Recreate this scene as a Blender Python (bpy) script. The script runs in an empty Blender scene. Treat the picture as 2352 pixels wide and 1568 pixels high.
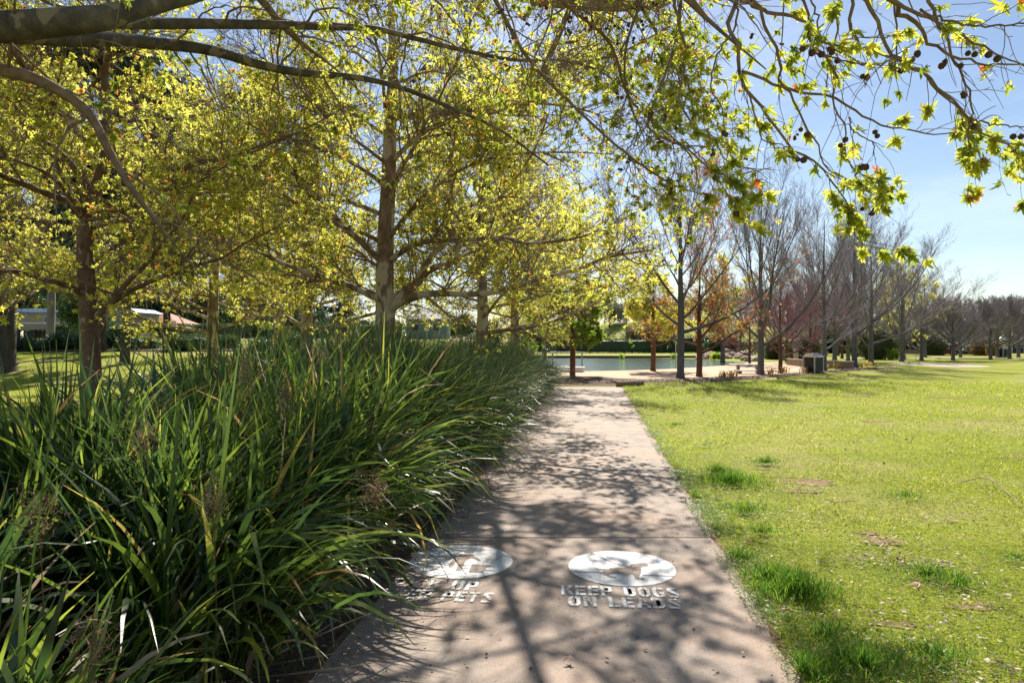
import bpy, math
import numpy as np
from mathutils import Vector, Matrix

SC = bpy.context.scene
C = SC.collection
R = math.radians

# ------------------------------------------------------------------ camera
cam_d = bpy.data.cameras.new("camera")
cam_d.lens = 24.0; cam_d.sensor_width = 36.0; cam_d.sensor_fit = 'HORIZONTAL'
cam_d.clip_start = 0.05; cam_d.clip_end = 3000
cam = bpy.data.objects.new("camera", cam_d)
cam.location = (0, 0, 1.62); cam.rotation_euler = (R(90), 0, 0)
C.objects.link(cam); SC.camera = cam

# ------------------------------------------------------------------ light
SUN_EL, SUN_AZ = 43.0, 5.0          # degrees; azimuth from +Y towards +X
world = bpy.data.worlds.new("World"); SC.world = world; world.use_nodes = True
wn = world.node_tree.nodes; wl = world.node_tree.links
bg = wn["Background"]
sky = wn.new("ShaderNodeTexSky"); sky.sky_type = 'NISHITA'; sky.sun_disc = False
sky.sun_elevation = R(SUN_EL); sky.sun_rotation = R(SUN_AZ)
sky.air_density = 1.1; sky.dust_density = 0.6; sky.ozone_density = 2.2; sky.altitude = 500
tc = wn.new("ShaderNodeTexCoord"); mp = wn.new("ShaderNodeMapping")
mp.inputs['Scale'].default_value = (1.0, 1.0, 4.5); mp.inputs['Rotation'].default_value = (0.0, R(12), R(20))
cn = wn.new("ShaderNodeTexNoise"); cn.inputs['Scale'].default_value = 1.6; cn.inputs['Detail'].default_value = 7; cn.inputs['Roughness'].default_value = 0.62
cr = wn.new("ShaderNodeValToRGB"); cr.color_ramp.elements[0].position = 0.48; cr.color_ramp.elements[1].position = 0.86
cr.color_ramp.elements[0].color = (0, 0, 0, 1); cr.color_ramp.elements[1].color = (0.5, 0.5, 0.5, 1)
mx = wn.new("ShaderNodeMix"); mx.data_type = 'RGBA'
mx.inputs['B'].default_value = (9.5, 10.6, 12.0, 1)
wl.new(tc.outputs['Generated'], mp.inputs['Vector']); wl.new(mp.outputs['Vector'], cn.inputs['Vector'])
wl.new(cn.outputs['Fac'], cr.inputs['Fac']); wl.new(cr.outputs['Color'], mx.inputs['Factor'])
wl.new(sky.outputs['Color'], mx.inputs['A']); wl.new(mx.outputs['Result'], bg.inputs['Color'])
bg.inputs['Strength'].default_value = 0.066
sd = bpy.data.lights.new("sun", 'SUN'); sd.energy = 5.0; sd.angle = R(0.53); sd.color = (1.0, 0.94, 0.84)
sun = bpy.data.objects.new("sun", sd); C.objects.link(sun)
sv = Vector((math.sin(R(SUN_AZ)) * math.cos(R(SUN_EL)), math.cos(R(SUN_AZ)) * math.cos(R(SUN_EL)), math.sin(R(SUN_EL))))
sun.rotation_euler = sv.to_track_quat('Z', 'Y').to_euler(); sun.location = sv * 50
SC.view_settings.view_transform = 'Standard'; SC.view_settings.look = 'None'
SC.view_settings.exposure = 0.9; SC.view_settings.gamma = 1.0
SC.cycles.max_bounces = 8; SC.cycles.diffuse_bounces = 3; SC.cycles.glossy_bounces = 3
SC.cycles.transmission_bounces = 5; SC.cycles.transparent_max_bounces = 6
SC.cycles.sample_clamp_indirect = 6.0

# ------------------------------------------------------------------ helpers
def W(px, py, Y):                   # a viewing direction and a distance give a point of the place
    return np.array([(px - 1176) / 1568 * Y, Y, 1.62 - (py - 784) / 1568 * Y])
def G(px, py):
    Y = 1568 * 1.62 / (py - 784)
    return np.array([(px - 1176) / 1568 * Y, Y])
def sm(t):
    t = np.clip(t, 0, 1); return t * t * (3 - 2 * t)
def H(x, y):                        # height of the ground
    x = np.asarray(x, float); y = np.asarray(y, float)
    h = sm((-x - 4) / 9) * 1.95 * (1 - np.exp(-np.maximum(y - 27, 0) / 14))
    h = h + sm((x - 13) / 8) * sm((58 - x) / 10) * sm((y - 104) / 36) * 5.5
    return h
def nrm(v):
    return v / np.maximum(np.linalg.norm(v, axis=-1, keepdims=True), 1e-9)

def tag(o, label=None, cat=None, group=None, kind=None):
    if label: o["label"] = label
    if cat: o["category"] = cat
    if group: o["group"] = group
    if kind: o["kind"] = kind
    return o
def empty(name, label, cat, loc=(0, 0, 0), rz=0.0, group=None):
    o = bpy.data.objects.new(name, None); o.empty_display_size = 0.2
    o.location = loc; o.rotation_euler = (0, 0, rz); C.objects.link(o)
    return tag(o, label, cat, group)
def link(name, me, mat=None, parent=None):
    if mat is not None and len(me.materials) == 0: me.materials.append(mat)
    o = bpy.data.objects.new(name, me); C.objects.link(o)
    if parent is not None: o.parent = parent
    return o
def copy_thing(root, loc, rz=0.0, s=1.0, label=None, group=None, cat=None):
    r = root.copy(); C.objects.link(r); r.location = loc; r.rotation_euler = (0, 0, rz)
    r.scale = (s, s, s) if np.isscalar(s) else s
    if label: r["label"] = label
    if group: r["group"] = group
    if cat: r["category"] = cat
    for ch in list(root.children):
        c = ch.copy(); C.objects.link(c); c.parent = r
        for g in ch.children:
            d = g.copy(); C.objects.link(d); d.parent = c
    return r

class MB:
    """collects numpy geometry, builds ONE mesh"""
    def __init__(s): s.v = []; s.f = {3: [], 4: []}; s.n = 0; s.r = []
    def add(s, V, F, rnd=None):
        V = np.asarray(V, float).reshape(-1, 3); F = np.asarray(F, np.int64)
        s.v.append(V); s.f[F.shape[1]].append(F + s.n); s.n += len(V)
        s.r.append(np.full(len(V), 0.5) if rnd is None else np.broadcast_to(rnd, (len(V),)))
        return s
    def build(s, name, mat, parent=None, smooth=False):
        V = np.concatenate(s.v); me = bpy.data.meshes.new(name)
        me.vertices.add(len(V)); me.vertices.foreach_set("co", V.astype(np.float32).ravel())
        loops = []; tot = []
        for k in (3, 4):
            if s.f[k]:
                F = np.concatenate(s.f[k]); loops.append(F.ravel()); tot.append(np.full(len(F), k))
        loops = np.concatenate(loops).astype(np.int32); tot = np.concatenate(tot).astype(np.int32)
        st = np.concatenate([[0], np.cumsum(tot)[:-1]]).astype(np.int32)
        me.loops.add(len(loops)); me.loops.foreach_set("vertex_index", loops)
        me.polygons.add(len(tot)); me.polygons.foreach_set("loop_start", st); me.polygons.foreach_set("loop_total", tot)
        me.polygons.foreach_set("use_smooth", np.full(len(tot), smooth))
        a = me.attributes.new("rnd", 'FLOAT', 'POINT'); a.data.foreach_set("value", np.concatenate(s.r).astype(np.float32))
        me.update(calc_edges=True)
        return link(name, me, mat, parent)

BOXF = np.array([[0, 3, 2, 1], [4, 5, 6, 7], [0, 1, 5, 4], [1, 2, 6, 5], [2, 3, 7, 6], [3, 0, 4, 7]])
def box(mb, c, s, rz=0.0, rx=0.0, ry=0.0, taper=1.0, rnd=None):
    x, y, z = [q / 2 for q in s]
    V = np.array([[-x, -y, -z], [x, -y, -z], [x, y, -z], [-x, y, -z], [-x * taper, -y * taper, z], [x * taper, -y * taper, z], [x * taper, y * taper, z], [-x * taper, y * taper, z]])
    M = np.array(Matrix.Rotation(rz, 3, 'Z') @ Matrix.Rotation(ry, 3, 'Y') @ Matrix.Rotation(rx, 3, 'X'))
    mb.add(V @ M.T + np.array(c, float), BOXF, rnd); return mb
def prism(mb, poly, z0, z1):
    """poly: xy outline (ccw); caps as fans"""
    p = np.array(poly, float); n = len(p)
    V = np.concatenate([np.c_[p, np.full(n, z0)], np.c_[p, np.full(n, z1)], [[*p.mean(0), z0], [*p.mean(0), z1]]])
    i = np.arange(n); j = (i + 1) % n
    mb.add(V, np.c_[i, j, j + n, i + n]); b = mb.n - len(V)
    T = np.concatenate([np.c_[j, i, np.full(n, 2 * n)], np.c_[i + n, j + n, np.full(n, 2 * n + 1)]])
    mb.f[3].append(T + b); return mb
def tubes(mb, pts, rad, S, rnd=None, cap=False):
    pts = np.asarray(pts, float); rad = np.asarray(rad, float)
    if pts.ndim == 2: pts = pts[None]; rad = rad[None]
    N, P, _ = pts.shape
    t = np.empty_like(pts); t[:, 1:-1] = pts[:, 2:] - pts[:, :-2]; t[:, 0] = pts[:, 1] - pts[:, 0]; t[:, -1] = pts[:, -1] - pts[:, -2]
    t = nrm(t); ch = nrm(pts[:, -1] - pts[:, 0])
    ax = np.eye(3)[np.argmin(np.abs(ch), axis=1)]
    u = nrm(np.cross(t, ax[:, None, :])); v = np.cross(t, u)
    a = np.arange(S) * 2 * math.pi / S
    V = pts[:, :, None, :] + rad[:, :, None, None] * (np.cos(a)[None, None, :, None] * u[:, :, None, :] + np.sin(a)[None, None, :, None] * v[:, :, None, :])
    n = np.arange(N)[:, None, None] * P * S; p = np.arange(P - 1)[None, :, None] * S; k = np.arange(S)[None, None, :]; k2 = (k + 1) % S
    F = np.stack([n + p + k, n + p + k2, n + p + S + k2, n + p + S + k], -1).reshape(-1, 4)
    if rnd is not None and not np.isscalar(rnd): rnd = np.repeat(rnd, P * S)
    mb.add(V.reshape(-1, 3), F, rnd)
    if cap and N == 1:
        for e, o in ((0, 0), (P - 1, 1)):
            c = pts[0, e]; ring = V[0, e]
            F2 = np.array([[S, (i + 1) % S, i] if o == 0 else [S, i, (i + 1) % S] for i in range(S)])
            mb.add(np.concatenate([ring, [c]]), F2, None if rnd is None else float(np.ravel(rnd)[0]))
    return mb
def cyl(mb, a, b, r0, r1=None, S=12):
    r1 = r0 if r1 is None else r1
    return tubes(mb, np.array([a, b], float), np.array([r0, r1]), S, cap=True)
def resample(p, r, P):
    """catmull-rom through control points"""
    p = np.array(p, float); r = np.array(r, float); n = len(p)
    q = np.concatenate([[2 * p[0] - p[1]], p, [2 * p[-1] - p[-2]]])
    L = np.concatenate([[0], np.cumsum(np.linalg.norm(np.diff(p, axis=0), axis=1))]); s = np.linspace(0, L[-1], P)
    i = np.clip(np.searchsorted(L, s, side='right') - 1, 0, n - 2); t = ((s - L[i]) / np.maximum(L[i + 1] - L[i], 1e-9))[:, None]
    a, b, c, d = q[i], q[i + 1], q[i + 2], q[i + 3]
    o = 0.5 * (2 * b + (c - a) * t + (2 * a - 5 * b + 4 * c - d) * t ** 2 + (3 * b - a - 3 * c + d) * t ** 3)
    return o, np.interp(s, L, r)
def grow(start, d, L, P, wander, trop, rng):
    N = len(start); pts = np.empty((N, P, 3)); pts[:, 0] = start; d = nrm(d).copy(); st = (L / (P - 1))[:, None]
    for i in range(1, P):
        d = nrm(d + rng.normal(0, wander, (N, 3)) + np.asarray(trop)); pts[:, i] = pts[:, i - 1] + d * st
    return pts
def spawn(pts, rad, total, t0, t1, ang, sd, rng, flat=0.0, up=0.0):
    N, P, _ = pts.shape
    L = np.linalg.norm(pts[:, 1:] - pts[:, :-1], axis=2).sum(1)
    idx = rng.choice(N, size=total, p=L / L.sum()); t = rng.uniform(t0, t1, total)
    f = t * (P - 1) * 0.9999; i = f.astype(int); w = (f - i)[:, None]
    pos = pts[idx, i] * (1 - w) + pts[idx, i + 1] * w; tan = nrm(pts[idx, i + 1] - pts[idx, i])
    r = rad[idx, i] * (1 - w[:, 0]) + rad[idx, i + 1] * w[:, 0]
    q = nrm(np.cross(tan, rng.normal(size=(total, 3)))); q[:, 2] = q[:, 2] * (1 - flat) + up; q = nrm(q)
    a = rng.normal(ang, sd, total)[:, None]
    return pos, nrm(np.cos(a) * tan + np.sin(a) * q), r, t, idx, L[idx]
def taper(r0, P, end=0.25):
    return r0[:, None] * np.linspace(1, end, P)[None, :]

# leaf shapes: x across, y along, z normal
def fan(angs, rads, droop=0.25, y0=0.0):
    a = np.radians(angs); P = np.c_[np.sin(a) * rads, np.cos(a) * rads + y0, -droop * np.array(rads) ** 2]
    V = np.concatenate([[[0, 0, 0]], P]); F = np.array([[0, i, i + 1] for i in range(1, len(P))]); return V, F
LEAF_NEAR = fan([-128, -100, -80, -58, -42, -24, -12, 0, 12, 24, 42, 58, 80, 100, 128], [.2, .52, .3, .78, .36, .42, .72, 1.0, .72, .42, .36, .78, .3, .52, .2], 0.5)
LEAF_MID = fan([-100, -60, -28, 0, 28, 60, 100], [.3, .8, .36, 1.0, .36, .8, .3], 0.3)
LEAF_FAR = fan([-62, -24, 0, 24, 62], [.8, .35, 1.0, .35, .8], 0.25)
LEAF_GUM = (np.array([[0, 0, 0], [-.11, .4, .02], [.11, .45, .02], [.03, 1, -.05]]), np.array([[0, 2, 1], [1, 2, 3]]))
LEAF_OVAL = (np.array([[0, 0, 0], [-.3, .45, .05], [.3, .45, .05], [0, 1, -.05]]), np.array([[0, 2, 1], [1, 2, 3]]))
def leaves(mb, pos, d, size, tmpl, rng, rnd, flatn=0.0):
    """put one leaf at each position, pointing along d"""
    T, F = tmpl; M = len(pos); d = nrm(d)
    n = rng.normal(size=(M, 3)); n[:, 2] += flatn; x = nrm(np.cross(d, n)); n = np.cross(x, d)
    V = pos[:, None, :] + np.asarray(size).reshape(-1, 1, 1) * (T[None, :, 0, None] * x[:, None, :] + T[None, :, 1, None] * d[:, None, :] + T[None, :, 2, None] * n[:, None, :])
    FF = (np.arange(M)[:, None, None] * len(T) + F[None]).reshape(-1, 3)
    mb.add(V.reshape(-1, 3), FF, np.repeat(rnd, len(T)))
def icos():
    p = (1 + 5 ** .5) / 2
    V = nrm(np.array([[-1, p, 0], [1, p, 0], [-1, -p, 0], [1, -p, 0], [0, -1, p], [0, 1, p], [0, -1, -p], [0, 1, -p], [p, 0, -1], [p, 0, 1], [-p, 0, -1], [-p, 0, 1]], float))
    F = [[0, 11, 5], [0, 5, 1], [0, 1, 7], [0, 7, 10], [0, 10, 11], [1, 5, 9], [5, 11, 4], [11, 10, 2], [10, 7, 6], [7, 1, 8], [3, 9, 4], [3, 4, 2], [3, 2, 6], [3, 6, 8], [3, 8, 9], [4, 9, 5], [2, 4, 11], [6, 2, 10], [8, 6, 7], [9, 8, 1]]
    def sub(V, F):
        V = list(map(tuple, V)); c = {}; o = []
        def m(a, b):
            k = (min(a, b), max(a, b))
            if k not in c:
                q = (np.array(V[a]) + np.array(V[b])) / 2; V.append(tuple(q / np.linalg.norm(q))); c[k] = len(V) - 1
            return c[k]
        for a, b, d in F:
            x, y, z = m(a, b), m(b, d), m(d, a); o += [[a, x, z], [b, y, x], [d, z, y], [x, y, z]]
        return np.array(V), o
    r = [(V, np.array(F))]; V, F = sub(V, F); r.append((V, np.array(F))); V, F = sub(V, F); r.append((V, np.array(F)))
    V, F = sub(V, F); r.append((V, np.array(F)))
    return r
ICO = icos()
def balls(mb, pos, r, rng, lod=1):
    """bristly round seed heads"""
    V, F = ICO[lod]; M = len(pos)
    k = 1 + rng.uniform(-.16, .16, (M, len(V)))
    P = pos[:, None, :] + np.asarray(r).reshape(-1, 1, 1) * V[None] * k[..., None]
    mb.add(P.reshape(-1, 3), (np.arange(M)[:, None, None] * len(V) + F[None]).reshape(-1, 3), np.repeat(rng.random(M), len(V)))
def rock(mb, c, s, rng, lod=2):
    V, F = ICO[lod]; V = V.copy()
    for _ in range(9):
        n = nrm(rng.normal(size=3)); d = rng.uniform(.55, .85); k = V @ n; V = V - np.maximum(k - d, 0)[:, None] * n
    a = rng.uniform(0, 6.28); M = np.array(Matrix.Rotation(a, 3, 'Z'))
    mb.add((V * np.array(s)) @ M.T + np.array(c), F, rng.random()); return mb

# ------------------------------------------------------------------ materials
def mat(name):
    m = bpy.data.materials.new(name); m.use_nodes = True; nt = m.node_tree
    return m, nt.nodes, nt.links, nt.nodes["Principled BSDF"]
def ramp(n, stops):
    r = n.new("ShaderNodeValToRGB"); e = r.color_ramp.elements
    while len(e) > 1: e.remove(e[-1])
    e[0].position = stops[0][0]; e[0].color = (*stops[0][1], 1)
    for p, c in stops[1:]:
        q = e.new(p); q.color = (*c, 1)
    return r
def simple(name, col, rough=0.6, metal=0.0, var=0.15, scale=6.0, bump=0.0, detail=5.0):
    m, n, l, b = mat(name)
    g = n.new("ShaderNodeNewGeometry") if False else n.new("ShaderNodeTexCoord")
    t = n.new("ShaderNodeTexNoise"); t.inputs['Scale'].default_value = scale; t.inputs['Detail'].default_value = detail
    l.new(g.outputs['Object'], t.inputs['Vector'])
    c = np.array(col)
    r = ramp(n, [(0.3, tuple(c * (1 - var))), (0.7, tuple(np.minimum(c * (1 + var), 1)))])
    l.new(t.outputs['Fac'], r.inputs['Fac']); l.new(r.outputs['Color'], b.inputs['Base Color'])
    b.inputs['Roughness'].default_value = rough; b.inputs['Metallic'].default_value = metal
    if bump:
        bp = n.new("ShaderNodeBump"); bp.inputs['Strength'].default_value = bump; bp.inputs['Distance'].default_value = 0.02
        l.new(t.outputs['Fac'], bp.inputs['Height']); l.new(bp.outputs['Normal'], b.inputs['Normal'])
    return m
def leafmat(name, stops, trans=0.5, tgain=2.2, rough=0.45, spec=0.5, hue=(1, 1, 1)):
    m, n, l, b = mat(name); out = n["Material Output"]
    at = n.new("ShaderNodeAttribute"); at.attribute_name = "rnd"
    r = ramp(n, stops); l.new(at.outputs['Fac'], r.inputs['Fac']); l.new(r.outputs['Color'], b.inputs['Base Color'])
    b.inputs['Roughness'].default_value = rough; b.inputs['Specular IOR Level'].default_value = spec
    tr = n.new("ShaderNodeBsdfTranslucent"); mu = n.new("ShaderNodeMix"); mu.data_type = 'RGBA'; mu.blend_type = 'MULTIPLY'
    mu.inputs['Factor'].default_value = 1; mu.inputs['B'].default_value = (tgain * hue[0], tgain * hue[1], tgain * hue[2], 1)
    l.new(r.outputs['Color'], mu.inputs['A']); l.new(mu.outputs['Result'], tr.inputs['Color'])
    mi = n.new("ShaderNodeMixShader"); mi.inputs['Fac'].default_value = trans
    l.new(b.outputs['BSDF'], mi.inputs[1]); l.new(tr.outputs['BSDF'], mi.inputs[2]); l.new(mi.outputs['Shader'], out.inputs['Surface'])
    return m
def barkmat(name, cols, scale=9.0, stretch=0.35, bump=0.5, patch=None):
    m, n, l, b = mat(name)
    g = n.new("ShaderNodeTexCoord"); mpn = n.new("ShaderNodeMapping"); mpn.inputs['Scale'].default_value = (1, 1, stretch)
    l.new(g.outputs['Object'], mpn.inputs['Vector'])
    t = n.new("ShaderNodeTexNoise"); t.inputs['Scale'].default_value = scale; t.inputs['Detail'].default_value = 6; t.inputs['Roughness'].default_value = .65
    l.new(mpn.outputs['Vector'], t.inputs['Vector'])
    r = ramp(n, [(0.3 + 0.4 * i / max(len(cols) - 1, 1), c) for i, c in enumerate(cols)]); l.new(t.outputs['Fac'], r.inputs['Fac'])
    col = r.outputs['Color']
    if patch:
        v = n.new("ShaderNodeTexNoise"); v.inputs['Scale'].default_value = patch[1]; v.inputs['Detail'].default_value = 2.5; v.inputs['Roughness'].default_value = .45
        l.new(mpn.outputs['Vector'], v.inputs['Vector'])
        s = n.new("ShaderNodeValToRGB"); s.color_ramp.elements[0].position = patch[2]; s.color_ramp.elements[1].position = patch[2] + .025
        l.new(v.outputs['Fac'], s.inputs['Fac'])
        mm = n.new("ShaderNodeMix"); mm.data_type = 'RGBA'; mm.inputs['B'].default_value = (*patch[0], 1)
        l.new(s.outputs['Color'], mm.inputs['Factor']); l.new(col, mm.inputs['A']); col = mm.outputs['Result']
    l.new(col, b.inputs['Base Color']); b.inputs['Roughness'].default_value = .85; b.inputs['Specular IOR Level'].default_value = .25
    bp = n.new("ShaderNodeBump"); bp.inputs['Strength'].default_value = bump; bp.inputs['Distance'].default_value = .03
    l.new(t.outputs['Fac'], bp.inputs['Height']); l.new(bp.outputs['Normal'], b.inputs['Normal'])
    return m

M_PLANE_BARK = barkmat("plane_bark", [(.13, .078, .05), (.25, .17, .12), (.38, .29, .215)], 9, .5, .7, ((.50, .41, .32), 4.6, .52))
M_PLANE_LIMB = barkmat("plane_limb_bark", [(.05, .042, .032), (.10, .082, .06), (.17, .14, .10)], 8, .8, .4, ((.24, .19, .12), 5.5, .58))
M_PLANE_TWIG = barkmat("plane_twig_bark", [(.13, .085, .058), (.33, .23, .16)], 14, 1, .2)
M_BROWN_BARK = barkmat("brown_bark", [(.10, .045, .028), (.17, .085, .05)], 8, .3, .6)
M_GREY_BARK = barkmat("grey_bark", [(.085, .08, .082), (.17, .16, .16)], 8, .3, .6)
M_GREY_TWIG = barkmat("grey_twig_bark", [(.20, .165, .18), (.38, .325, .35)], 10, 1, .2)
M_ROSE_TWIG = barkmat("rose_twig_bark", [(.24, .11, .13), (.42, .22, .25)], 10, 1, .2)
M_GUM_BARK = barkmat("gum_bark", [(.04, .035, .032), (.10, .09, .085)], 5, .25, .7)
M_GUM_PALE = barkmat("pale_gum_bark", [(.16, .15, .16), (.30, .28, .28)], 3, .25, .3)

M_LEAF_NEAR = leafmat("near_plane_leaf", [(0, (.09, .13, .018)), (.4, (.20, .23, .028)), (.75, (.34, .33, .04)), (.955, (.42, .36, .06)), (.965, (.30, .075, .02)), (1, (.36, .10, .03))], .62, 2.5, .4)
M_LEAF_PLANE = leafmat("plane_leaf", [(0, (.15, .17, .03)), (.5, (.28, .28, .045)), (.85, (.40, .37, .07)), (.96, (.46, .33, .07)), (.97, (.38, .15, .04)), (1, (.4, .17, .05))], .67, 3.0, .45)
M_LEAF_GREEN = leafmat("green_leaf", [(0, (.06, .12, .015)), (.6, (.13, .20, .02)), (1, (.26, .28, .03))], .6, 2.3, .45)
M_LEAF_RED = leafmat("rusty_leaf", [(0, (.20, .22, .04)), (.42, (.30, .25, .06)), (.54, (.38, .11, .035)), (1, (.42, .15, .05))], .55, 2.0, .5)
M_LEAF_GUM = leafmat("gum_leaf", [(0, (.035, .06, .028)), (.7, (.07, .10, .045)), (1, (.12, .14, .07))], .3, 1.6, .4)
M_LEAF_HEDGE = leafmat("hedge_leaf", [(0, (.02, .055, .02)), (.7, (.045, .09, .03)), (1, (.13, .17, .035))], .3, 1.8, .4)
M_LEAF_SHRUB = leafmat("shrub_leaf", [(0, (.06, .08, .03)), (.6, (.13, .14, .06)), (1, (.24, .21, .09))], .4, 1.7, .5)
M_BALL = simple("seed_ball_brown", (.09, .045, .03), .9, var=.3, scale=80)
M_BLADE = leafmat("strap_leaf", [(0, (.016, .033, .011)), (.4, (.034, .063, .013)), (.66, (.095, .14, .018)), (.87, (.18, .22, .025)), (.90, (.24, .22, .04)), (.93, (.26, .15, .05)), (.96, (.20, .14, .09)), (1, (.34, .28, .20))], .43, 3.0, .33, .8)
M_BLADE_FINE = leafmat("fine_strap_leaf", [(0, (.026, .050, .022)), (.5, (.062, .094, .034)), (.85, (.11, .145, .05)), (.93, (.2, .17, .04)), (1, (.25, .21, .13))], .42, 2.6, .4, .7)
M_GRASS = leafmat("grass_blade", [(0, (.09, .16, .010)), (.4, (.225, .285, .016)), (.75, (.33, .35, .03)), (.9, (.40, .38, .08)), (1, (.46, .41, .20))], .45, 2.0, .6, .2)
M_GRASS_LUSH = leafmat("lush_grass_blade", [(0, (.045, .12, .012)), (.6, (.09, .19, .016)), (1, (.22, .28, .03))], .45, 2.0, .4, .4)

def world_pos(n, l):
    return n.new("ShaderNodeNewGeometry").outputs['Position']
def noise(n, l, vec, scale, detail=5, rough=.55):
    t = n.new("ShaderNodeTexNoise"); t.inputs['Scale'].default_value = scale; t.inputs['Detail'].default_value = detail; t.inputs['Roughness'].default_value = rough
    l.new(vec, t.inputs['Vector']); return t.outputs['Fac']
def mixc(n, l, fac, a, b, mode='MIX'):
    m = n.new("ShaderNodeMix"); m.data_type = 'RGBA'; m.blend_type = mode
    for k, v in (('Factor', fac), ('A', a), ('B', b)):
        if isinstance(v, (int, float)): m.inputs[k].default_value = v
        elif isinstance(v, tuple): m.inputs[k].default_value = (*v, 1)
        else: l.new(v, m.inputs[k])
    return m.outputs['Result']
def rampf(n, l, fac, a, b):
    r = n.new("ShaderNodeValToRGB"); r.color_ramp.elements[0].position = a; r.color_ramp.elements[1].position = b
    l.new(fac, r.inputs['Fac']); return r.outputs['Color']
def bumpn(n, l, b, h, s, d=.02):
    bp = n.new("ShaderNodeBump"); bp.inputs['Strength'].default_value = s; bp.inputs['Distance'].default_value = d
    l.new(h, bp.inputs['Height']); l.new(bp.outputs['Normal'], b.inputs['Normal'])

def concrete_color(n, l, p):
    big = noise(n, l, p, .9, 6, .6); mid = noise(n, l, p, 3.6, 9, .72); fine = noise(n, l, p, 160, 2, .6)
    r = ramp(n, [(.30, (.20, .155, .125)), (.5, (.32, .255, .205)), (.72, (.44, .36, .295))]); l.new(mid, r.inputs['Fac'])
    c = mixc(n, l, rampf(n, l, big, .45, .75), r.outputs['Color'], (.42, .28, .20))
    s = rampf(n, l, fine, .30, .42)
    c = mixc(n, l, s, (.15, .11, .085), c)
    v = n.new("ShaderNodeTexVoronoi"); v.inputs['Scale'].default_value = 46; l.new(p, v.inputs['Vector'])
    c = mixc(n, l, rampf(n, l, v.outputs['Distance'], .05, .12), (.12, .08, .06), c)
    return c, mid, fine
def make_concrete():
    m, n, l, b = mat("path_concrete"); p = world_pos(n, l); c, mid, fine = concrete_color(n, l, p)
    l.new(c, b.inputs['Base Color']); b.inputs['Roughness'].default_value = .8; b.inputs['Specular IOR Level'].default_value = .3
    bumpn(n, l, b, fine, .35, .004); return m
M_CONC = make_concrete()
def make_paint(name, wear):
    m, n, l, b = mat(name); p = world_pos(n, l); c, mid, fine = concrete_color(n, l, p)
    w = noise(n, l, p, 7.5, 9, .72); w2 = noise(n, l, p, 60, 3, .7)
    a = n.new("ShaderNodeMath"); a.operation = 'MULTIPLY_ADD'; l.new(w2, a.inputs[0]); a.inputs[1].default_value = .35; l.new(w, a.inputs[2])
    k = rampf(n, l, a.outputs[0], wear, wear + .10)
    d = noise(n, l, p, 3.1, 6, .6)
    wc = mixc(n, l, rampf(n, l, d, .5, .8), (.68, .68, .67), (.42, .41, .39))
    l.new(mixc(n, l, k, wc, c), b.inputs['Base Color']); b.inputs['Roughness'].default_value = .6
    bumpn(n, l, b, fine, .2, .003); return m
M_PAINT = make_paint("white_stencil_paint", .725)
M_PAINT_WORN = make_paint("worn_stencil_paint", .655)

def make_ground():
    m, n, l, b = mat("lawn_ground"); p = world_pos(n, l)
    a = noise(n, l, p, .35, 6, .6); f = noise(n, l, p, 9, 8, .7); g = noise(n, l, p, 70, 4, .7)
    r = ramp(n, [(.25, (.15, .19, .014)), (.5, (.28, .31, .022)), (.75, (.42, .40, .055))]); l.new(f, r.inputs['Fac'])
    c = mixc(n, l, rampf(n, l, a, .50, .66), r.outputs['Color'], (.42, .36, .14))
    a2 = noise(n, l, p, 1.7, 7, .68); c = mixc(n, l, rampf(n, l, a2, .60, .72), c, (.30, .22, .11))
    c = mixc(n, l, rampf(n, l, g, .30, .55), (.10, .12, .02), c)
    l.new(c, b.inputs['Base Color']); b.inputs['Roughness'].default_value = .9; b.inputs['Specular IOR Level'].default_value = .1
    bumpn(n, l, b, g, .6, .03); return m
M_GROUND = make_ground()
def make_soil(name, c1, c2, c3, s=30):
    m, n, l, b = mat(name); p = world_pos(n, l); f = noise(n, l, p, s, 6, .75); a = noise(n, l, p, 2.0, 5, .6)
    r = ramp(n, [(.3, c1), (.5, c2), (.7, c3)]); l.new(f, r.inputs['Fac'])
    c = mixc(n, l, rampf(n, l, a, .4, .8), r.outputs['Color'], c2)
    l.new(c, b.inputs['Base Color']); b.inputs['Roughness'].default_value = .95; b.inputs['Specular IOR Level'].default_value = .1
    bumpn(n, l, b, f, .7, .03); return m
M_MULCH = make_soil("bark_mulch", (.035, .022, .016), (.13, .085, .06), (.30, .22, .17), 22)
M_DIRT = make_soil("bare_dirt", (.16, .09, .05), (.30, .19, .12), (.42, .30, .20), 30)
M_SAND = make_soil("pale_sand", (.46, .31, .21), (.58, .41, .29), (.66, .50, .37), 3.0)
M_PALEPATH = make_soil("pale_path", (.42, .34, .28), (.52, .43, .36), (.60, .50, .42), 5)
def make_water():
    m, n, l, b = mat("lagoon_water"); p = world_pos(n, l)
    mp_ = n.new("ShaderNodeMapping"); mp_.inputs['Scale'].default_value = (.6, 1.6, 1); l.new(p, mp_.inputs['Vector'])
    w = noise(n, l, mp_.outputs['Vector'], 2.2, 5, .6)
    b.inputs['Base Color'].default_value = (.085, .12, .04, 1); b.inputs['Roughness'].default_value = .06; b.inputs['IOR'].default_value = 1.33; b.inputs['Specular IOR Level'].default_value = .4
    bumpn(n, l, b, w, .16, .2); return m
M_WATER = make_water()
M_WHITE = simple("white_metal", (.72, .71, .70), .45, 0, .06)
M_STEEL = simple("brushed_steel", (.62, .62, .63), .28, .9, .08, 20)
M_DARK = simple("dark_slat_metal", (.03, .033, .035), .45, .2, .2)
M_BRICK_DARK = simple("dark_brick", (.09, .05, .04), .9, 0, .4, 8)

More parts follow.
